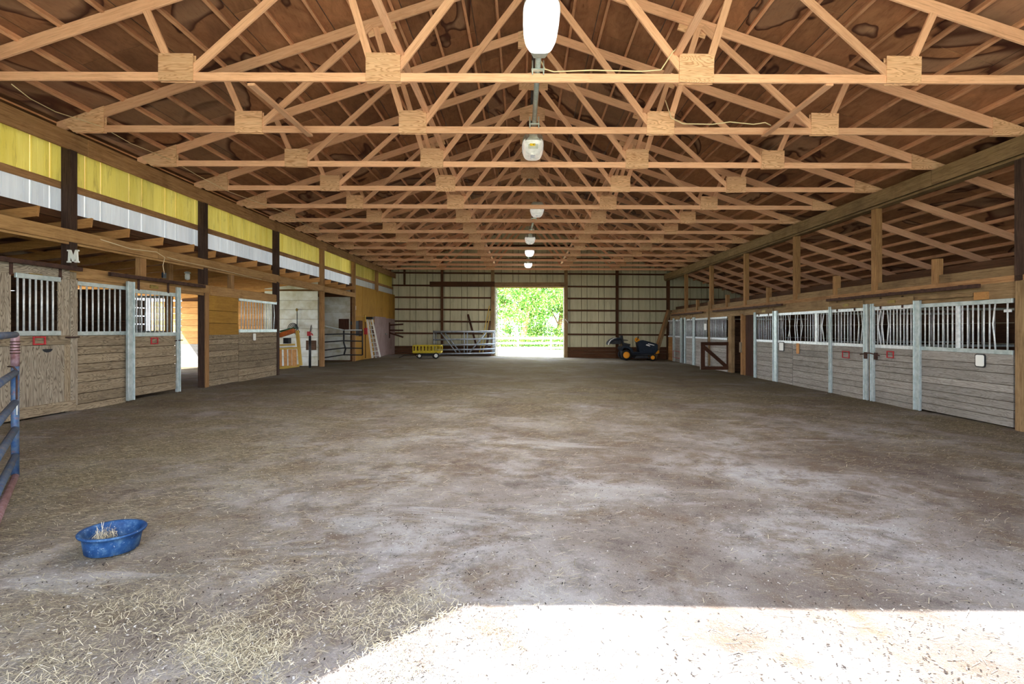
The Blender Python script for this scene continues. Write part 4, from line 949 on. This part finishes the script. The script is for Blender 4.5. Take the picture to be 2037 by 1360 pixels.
tg = empty('tube_gate', (-7.9, 21.5, fz(-8, 21)), 'black tube gate folded against the second white bay', 'gate')
gpx = [(644, 20.2), (684, 22.7), (721, 23.0)]
def gp_(i, z): return (XX(gpx[i][0], gpx[i][1]), gpx[i][1], CH + z)
for z in (.14, -.2, -.5, -.82, -1.12):
    tube('gate_rail', [gp_(0, z), gp_(1, z * (1 if z < 0 else 0) - (.0 if z < 0 else .03)), gp_(2, (z if z < 0 else 0) - .03)], .026, 'black' if z < 0 else 'galv', tg, 8)
tube('gate_upright', [gp_(0, .14), gp_(0, -1.3)], .035, 'navy', tg, 8); tube('gate_upright', [gp_(1, 0), gp_(1, -.6), (gp_(1, 0)[0] + .08, 22.7, CH - .85), gp_(1, -1.15)], .035, 'black', tg, 8); tube('gate_upright', [gp_(2, 0), gp_(2, -1.15)], .03, 'black', tg, 8)
# step ladder leaning on the plywood wall
ly = 25.0; ld_ = empty('step_ladder', (-7.3, ly, fz(-8, ly)), 'folded white stepladder leaning on the yellow plywood wall', 'ladder')
def lp_(px, py, y=ly): return (XX(px, y), y, ZZ(py, y))
bar('stile', lp_(741, 712), lp_(730, 633, 25.2), .04, .09, 'white', ld_, (1, 0, 0)); bar('stile', lp_(756, 710, 24.8), lp_(740, 634, 25.1), .04, .07, 'white', ld_, (1, 0, 0))
bar('stile', lp_(748, 712, 24.9), lp_(735, 634, 25.15), .04, .05, 'galv', ld_, (1, 0, 0))
for i in range(9):
    f = i / 9 + .05; a = Vector(lp_(741, 712)).lerp(Vector(lp_(730, 633, 25.2)), f); b = Vector(lp_(756, 710, 24.8)).lerp(Vector(lp_(740, 634, 25.1)), f); bar('step', a, b, .1, .035, 'white', ld_)
cuboid('top_cap', lp_(728, 0)[0], lp_(741, 0)[0], ly, ly + .25, ZZ(635, ly), ZZ(630, ly), 'black', ld_)
bm_ = empty('broom', (XX(728, 24.2), 24.2, fz(-8, 24)), 'broom with pale yellow handle and red head by the ladder', 'broom')
tube('handle', [(XX(727, 24.2), 24.2, ZZ(712, 24.2)), (XX(727, 24.2), 24.2, ZZ(655, 24.2)), (XX(726.5, 24.3), 24.3, ZZ(640, 24.3))], .02, 'brown', bm_, 8)
tube('grip', [(XX(726.5, 24.3), 24.3, ZZ(640, 24.3)), (XX(726, 24.4), 24.4, ZZ(627, 24.4))], .04, 'yellowwood', bm_, 8)
cuboid('broom_head', XX(724, 24.1), XX(730, 24.1), 24.1, 24.2, ZZ(665, 24.1), ZZ(652, 24.1), 'red', bm_)
tag(cuboid('wall_tag', -7.79, -7.76, 23.5, 23.62, ZZ(616, 23.5), ZZ(608, 23.5), 'white'), 'small white tag high on the yellow plywood wall', 'tag')
tr = empty('tack_rack', (-7.6, 29.4, CH), 'three dark wooden arms projecting in the far left corner', 'rack')
for z0, z1 in ((-.05, .0), (-.35, -.35), (-.5, -.75)): bar('arm', (-7.78, 29.6, CH + .3 + z0), (-7.0, 29.6, CH + .3 + z1), .08, .09, 'brown', tr)
cuboid('arm_plate', -7.8, -7.77, 29.5, 29.7, CH - .5, CH + .4, 'brown', tr, 'z')

# ------------------------------------------------------------------ yellow wagon
wy = 27.0; wz = fz(-5, wy); wg = empty('garden_wagon', (XX(850, wy), wy, wz), 'yellow slatted garden wagon with black wheels', 'wagon')
x0, x1 = XX(824, wy), XX(878, wy); zb_, zt2 = ZZ(701, wy), ZZ(687, wy)
cuboid('wagon_bed', x0, x1, wy - .3, wy + .3, zb_ - .02, zb_ + .05, 'ywag', wg)
for yq in (wy - .3, wy + .3):
    for z in (zb_ + .06, zt2): cuboid('side_rail', x0, x1, yq - .015, yq + .015, z - .03, z + .03, 'ywag', wg)
    for i in range(9):
        xq = x0 + (x1 - x0) * i / 8; cuboid('side_slat', xq - .022, xq + .022, yq - .012, yq + .012, zb_, zt2, 'ywag', wg, 'z')
for xq in (x0, x1):
    for z in (zb_ + .06, zt2): cuboid('end_rail', xq - .015, xq + .015, wy - .3, wy + .3, z - .03, z + .03, 'ywag', wg)
cuboid('undercarriage', x0 + .2, x1 - .15, wy - .16, wy + .16, zb_ - .16, zb_ - .03, 'black', wg)
def wheel(px, yq, r, t, rimm, parent, hubr=.45, y=None, X=None, hubc='white'):
    X = XX(px, wy) if X is None else X; rot = Matrix.Rotation(math.pi / 2, 4, 'X')
    wh = lathe('wheel', [(r * .55, -t / 2), (r * .9, -t / 2), (r, -t / 3), (r, t / 3), (r * .9, t / 2), (r * .55, t / 2)], (X, yq, fz(X, yq) + r), 'rubber', parent, 28, rot)
    lathe('hub', [(0, -t / 2 - .005), (r * hubr * .4, -t / 2 - .01), (r * hubr, -t / 2 - .004), (r * .62, -t / 2 - .014), (r * .62, t / 2 + .014), (r * hubr, t / 2 + .004), (r * hubr * .4, t / 2 + .01), (0, t / 2 + .005)], (X, yq, fz(X, yq) + r), rimm, wh, 20, rot)
    return wh
for px in (836.5, 869):
    wheel(px + .5, wy - .3, .125 if px < 850 else .155, .08, 'white', wg); wheel(px - 7, wy + .3, .125, .08, 'white', wg)
tube('tongue', [(x0 + .2, wy, zb_ - .1), (XX(805, wy), wy - .1, wz + .15), (XX(795, wy), wy - .2, wz + .03)], .018, 'black', wg, 6)

# ------------------------------------------------------------------ stacked silver gates at the far wall
for k, (pa, pb, y, dz, lab) in enumerate(((862, 982, 30.1, 0, 'front silver tube gate leaning by the far doorway'), (866, 985, 30.3, .01, 'rear silver tube gate leaning by the far doorway'))):
    gt_ = empty('livestock_gate', (XX((pa + pb) / 2, y), y, fz(-3.5, y)), lab, 'gate', 'silver gates stacked at the far wall')
    xa, xb = XX(pa, y), XX(pb, y); zsL = [-.13, -.6, -.92, -1.2, -1.44]; zsR = [-.13, -.55, -.87, -1.16, -1.4]
    if k: zsL = [z - .03 for z in zsL]
    for a, b in zip(zsL, zsR): tube('gate_rail', [(xa, y, CH + a + dz), (xb, y, CH + b + dz)], .045 if a < -.2 else .06, 'alu', gt_, 10)
    for xq in (xa + .03, (xa + xb) / 2 + .04 + .08 * k, xb - .04): tube('gate_upright', [(xq, y + .03, CH - .13), (xq, y + .03, CH - 1.42)], .03, 'alu', gt_, 8)
    tube('gate_brace', [(xa + .45 + .12 * k, y - .02, CH - .2), (xa + 1.35 + .12 * k, y - .02, CH - 1.35)], .03, 'alu', gt_, 8)
    tube('gate_brace', [(xb - .45 - .12 * k, y - .02, CH - .2), (xb - 1.4 - .12 * k, y - .02, CH - 1.35)], .03, 'alu', gt_, 8)
for a, b, wd, mt, lab in (((931, 625), (952, 690), .12, 'brown', 'dark board leaning behind the silver gates'), ((974, 608), (953, 690), .05, 'yellowwood', 'left of two thin pale poles leaning by the doorway'), ((976, 618), (960, 690), .04, 'yellowwood', 'right of two thin pale poles leaning by the doorway'), ((975, 640), (966, 695), .14, 'plank_d', 'short dark board leaning at the far door post')):
    tag(bar('leaning_board', (XX(b[0], 30.4), 30.4, ZZ(704, 30.4)), (XX(a[0], 30.75), 30.68, ZZ(a[1], 30.75)), .04, wd, mt, None, (1, 0, 0)), lab, 'board')

# ------------------------------------------------------------------ lawn tractor, far right
my = 29.2; mt_ = empty('lawn_tractor', (XX(1265, my), my, fz(6, my)), 'dark blue lawn tractor with orange wheels, far right', 'tractor')
def mx(px): return XX(px, my)
def mz(py): return ZZ(py, my)
def body(name, pts, y0, y1, mat, par=mt_):
    o = prism(name, [(mx(a), mz(b)) for a, b in pts], my + y0, my + y1, mat, par)
    bv = o.modifiers.new('bevel', 'BEVEL'); bv.width = .03; bv.segments = 2; bv.limit_method = 'ANGLE'; return o
for yq in (-.42, .42): wheel(0, my + yq, .3, .24, 'orange', mt_, .4, X=mx(1242.5))
for yq in (-.4, .4): wheel(0, my + yq, .185, .15, 'orange', mt_, .4, X=mx(1294.5))
body('hood', [(1266, 679), (1277, 676), (1293, 680), (1306, 684), (1306, 697), (1300, 703), (1270, 703), (1268, 692)], -.3, .3, 'navy')
body('dash', [(1265, 680), (1272, 678), (1273, 690), (1267, 691)], -.2, .2, 'black')
body('chassis', [(1235, 698), (1300, 700), (1300, 707), (1235, 706)], -.26, .26, 'black')
body('footboard', [(1252, 699), (1272, 700), (1272, 704), (1252, 703)], -.42, .42, 'navy')
body('fender', [(1231, 692), (1236, 687), (1248, 687), (1255, 693), (1257, 701), (1252, 701), (1249, 695), (1244, 691.5), (1238, 692), (1234, 698)], -.5, .5, 'navy')
body('mower_deck', [(1262, 706), (1285, 706), (1289, 712), (1258, 712)], -.5, .5, 'black')
seat = body('seat', [(1238, 681), (1253, 684), (1252, 687.5), (1237, 687)], -.22, .22, 'black')
body('backrest', [(1234, 667), (1237.5, 667), (1240, 682), (1236, 684)], -.22, .22, 'black')
body('armrest', [(1238, 675), (1248, 676), (1248, 677.5), (1238, 677)], -.26, -.2, 'black')
body('hood_stripe', [(1284, 684), (1291, 687), (1290, 688.5), (1282, 686)], -.315, -.295, 'white'); body('hood_stripe', [(1287, 682.5), (1299, 685.5), (1299, 687), (1286, 684)], -.315, -.295, 'white')
body('bumper', [(1304, 697), (1310, 696), (1310, 702), (1303, 704)], -.2, .2, 'orange')
lathe('steering_hub', [(0, -.03), (.13, -.02), (.15, 0), (.13, .02), (0, .03)], (mx(1266.5), my - .1, mz(676)), 'orange', mt_, 14, Matrix.Rotation(.5, 4, 'Y') @ Matrix.Rotation(1.1, 4, 'X'))
rimp = [(mx(1266.5) + .19 * math.cos(t) * .5, my + .19 * math.sin(t), mz(674) + .19 * math.cos(t) * .7) for t in np.linspace(0, 2 * math.pi, 17)]
tube('steering_wheel', rimp, .018, 'black', mt_, 6)
bg_ = body('bagger_lid', [(1207.5, 685), (1209, 680), (1213, 675.5), (1219, 672.5), (1226, 671), (1233, 671), (1233, 675), (1225, 675), (1218, 677), (1212, 681), (1210, 686)], -.45, .45, 'navy')
body('bagger_hopper', [(1212, 682), (1219, 676), (1233, 675), (1233, 684), (1216, 684)], -.42, .42, 'black', mt_)
body('bagger_edge', [(1207, 685), (1208.6, 680), (1212.6, 675.3), (1219, 671.9), (1224, 670.8), (1224, 671.6), (1219, 672.9), (1213.4, 676), (1210, 680.5), (1209, 686)], -.46, -.4, 'white', mt_)
body('bagger_tube', [(1232, 671), (1236, 671), (1240, 700), (1236, 700)], -.06, .06, 'beam2', mt_)
for i, (a, b, lab) in enumerate((((1302, 690), (1329, 616), 'left of two heavy timbers leaning in the right corner'), ((1306, 693), (1334, 617), 'right of two heavy timbers leaning in the right corner'))):
    tag(bar('leaning_timber', (XX(a[0] - 3, 29.9), 29.9, ZZ(a[1] + 22, 29.9)), (XX(b[0], 30.3), 30.35, ZZ(b[1], 30.3)), .1, .13, 'beam2' if i else 'beam', None, (1, 0, 0)), lab, 'timber')

# ------------------------------------------------------------------ loose straw and debris
def scatter(n, xr, yr, dens):
    out = np.empty((0, 2))
    while len(out) < n:
        p = np.stack([rng.uniform(*xr, n), rng.uniform(*yr, n)], 1); k = rng.uniform(0, 1, n) < dens(p[:, 0], p[:, 1]); out = np.concatenate([out, p[k]])
    return out[:n]
def blot(x, y): return .5 + .25 * np.sin(x * 1.7 + 1.3 * np.sin(y * .9)) + .25 * np.sin(y * 1.3 + 2.1 * np.sin(x * .8 + 1))
def floor_np(x, y): return -.02 * (np.maximum(x, -8) + 8) - .0035 * (y - 12)
def dens(x, y):
    drift = np.exp(-((x + 4.2) ** 2 / 4.5 + (y - 5.2) ** 2 / 7)) + .5 * np.exp(-((x + 3) ** 2 / 8 + (y - 9) ** 2 / 12)) + .35 * np.exp(-((x - 6.5) ** 2 / 4 + (y - 6.5) ** 2 / 16)) + .09
    return np.clip(drift * (.25 + blot(x * 2.1, y * 2.3) ** 2) * 1.1, 0, 1)
P = scatter(60000, (-7.6, 8.2), (1.0, 14), dens)
ang = rng.normal(.12, .55, len(P))
tag(link('loose_straw', strands('loose_straw', P, rng.uniform(.015, .075, len(P)) * (1 + .06 * P[:, 1]), rng.uniform(.001, .0026, len(P)) * (1 + .12 * P[:, 1]), floor_np(P[:, 0], P[:, 1]) + .008, rng, 'straw', .1, ang), Matrix()), 'loose straw strewn over the dirt floor', 'straw', kind='stuff')
def dens2(x, y):
    c1 = np.exp(-((x + 1.2) ** 2 / 1.3 + (y - 2.3) ** 2 / .4)) * (.1 + blot(x * 5, y * 6) ** 2 * 1.4); return np.clip(c1, 0, 1)
P = scatter(13000, (-4, .6), (1.4, 4), dens2)
tag(link('loose_straw', strands('loose_straw', P, rng.uniform(.015, .06, len(P)), rng.uniform(.001, .0022, len(P)), floor_np(P[:, 0], P[:, 1]) + .008 + rng.uniform(0, .012, len(P)), rng, 'straw', .3), Matrix()), 'matted chopped straw in the near left foreground', 'straw', kind='stuff')
P = scatter(26000, (-6, 8), (1.4, 11), lambda x, y: np.clip(.25 + blot(x + 3, y * 1.3 + 1), 0, 1) / (1 + (y / 4) ** 2))
tag(link('floor_debris', strands('floor_debris', P, rng.uniform(.004, .02, len(P)), rng.uniform(.003, .009, len(P)), floor_np(P[:, 0], P[:, 1]) + .009, rng, 'bits', .2), Matrix()), 'small dark and pale chips scattered on the floor', 'debris', kind='stuff')

# ------------------------------------------------------------------ outside beyond the far door
fy = 45; fzv = fz(0, fy) - .09
fe = empty('board_fence', (0, fy, fzv), 'white two-rail paddock fence outside the far doorway', 'fence')
for i in range(-5, 7): cuboid('fence_post', 2.35 + i * 2.9 - 2.9 - .06, 2.35 + i * 2.9 - 2.9 + .06, fy, fy + .12, fzv - .2, CH - .68, 'fence', fe, 'z')
for z in (-.76, -1.2, -1.62): cuboid('fence_rail', -15, 19, fy - .03, fy, CH + z - .08, CH + z + .08, 'fence', fe)
def tree(x, y, h, r, lean, lab, n=7000, seed=1, low=.12):
    rg = np.random.default_rng(seed); z0 = fz(0, 60) - .3
    t = empty('tree', (x, y, z0), lab, 'tree')
    tube('trunk', [(x, y, z0), (x + lean * .3, y, z0 + h * .2), (x + lean * .7, y, z0 + h * .42), (x + lean, y + .3, z0 + h * .75)], [.34, .26, .2, .05], 'bark', t, 10)
    for k in range(4):
        a = k * 1.7 + seed; b = Vector((x + lean * .45, y, z0 + h * .28 + k * .5)); tube('branch', [b, b + Vector((math.cos(a) * r * .35, math.sin(a) * r * .3, h * .14)), b + Vector((math.cos(a) * r * .7, math.sin(a) * r * .6, h * .3))], [.09, .06, .02], 'bark', t, 6)
    nb = 34; c = np.stack([x + lean + rg.normal(0, r * .5, nb), y + rg.normal(0, r * .4, nb), z0 + rg.uniform(low, 1, nb) * h], 1)
    i = rg.integers(0, nb, n); P = c[i] + rg.normal(0, .42, (n, 3))
    a = rg.normal(0, 1, (n, 3)); a /= np.linalg.norm(a, axis=1)[:, None]; b = np.cross(a, rg.normal(0, 1, (n, 3))); b /= np.linalg.norm(b, axis=1)[:, None]
    sz = rg.uniform(.06, .13, n)[:, None]; V = np.stack([P - a * sz, P + b * sz * .6, P + a * sz, P - b * sz * .6], 1)
    me = bpy.data.meshes.new('foliage'); me.vertices.add(n * 4); me.vertices.foreach_set('co', (V - np.array([x, y, z0])).reshape(-1)); me.loops.add(n * 4)
    me.loops.foreach_set('vertex_index', np.arange(n * 4, dtype=np.int32)); me.polygons.add(n); me.polygons.foreach_set('loop_start', np.arange(0, n * 4, 4, dtype=np.int32)); me.update(calc_edges=True); me.materials.append(M['leaf'])
    tag(link('foliage', me, Matrix.Translation((x, y, z0)), t), kind='stuff')
tree(-.3, 49, 8.5, 2.6, .9, 'leaning sunlit tree in the middle of the far doorway', 15000, 2, .36)
tree(-3.4, 52, 8, 3.0, .2, 'leafy tree at the left of the far doorway', 16000, 3)
tree(3.2, 52, 8.5, 3.0, .8, 'leafy tree at the right of the far doorway', 18000, 4)
tree(0.6, 58, 9, 3.6, -.2, 'darker tree behind the leaning tree', 16000, 5, .05)
tree(-7.5, 54, 8, 3.2, .2, 'tree beyond the door, left of the others', 7000, 6)
tree(7.8, 54, 8, 3.2, -.2, 'tree beyond the door, right of the others', 7000, 8)

def bush(x, y, w_, h, lab, seed):
    rg = np.random.default_rng(seed); z0 = fz(0, 60) - .1; t = empty('bush', (x, y, z0), lab, 'bush'); n = 5000
    for k in range(5): tube('stem', [(x + (k - 2) * .1, y, z0 - .1), (x + (k - 2) * w_ * .16, y, z0 + h * .6)], [.03, .01], 'bark', t, 5)
    P = np.stack([rg.uniform(-w_ / 2, w_ / 2, n), rg.normal(0, .3, n), rg.uniform(0, h, n) * (1 - .3 * rg.uniform(0, 1, n))], 1)
    a = rg.normal(0, 1, (n, 3)); a /= np.linalg.norm(a, axis=1)[:, None]; b = np.cross(a, rg.normal(0, 1, (n, 3))); b /= np.linalg.norm(b, axis=1)[:, None]
    sz = rg.uniform(.04, .1, n)[:, None]; V = np.stack([P - a * sz, P + b * sz * .6, P + a * sz, P - b * sz * .6], 1)
    F4 = [tuple(range(4 * i, 4 * i + 4)) for i in range(n)]
    tag(link('foliage', mesh_of('foliage', V.reshape(-1, 3), F4, 'leaf'), Matrix.Translation((x, y, z0)), t), kind='stuff')
for i, x in enumerate((-4.6, -1.4, 1.8, 5.0)):
    bush(x, 46.6, 3.4, 1.35, 'green undergrowth behind the white fence, %s from the left' % ORD[i].replace('nearest', 'first'), 20 + i)
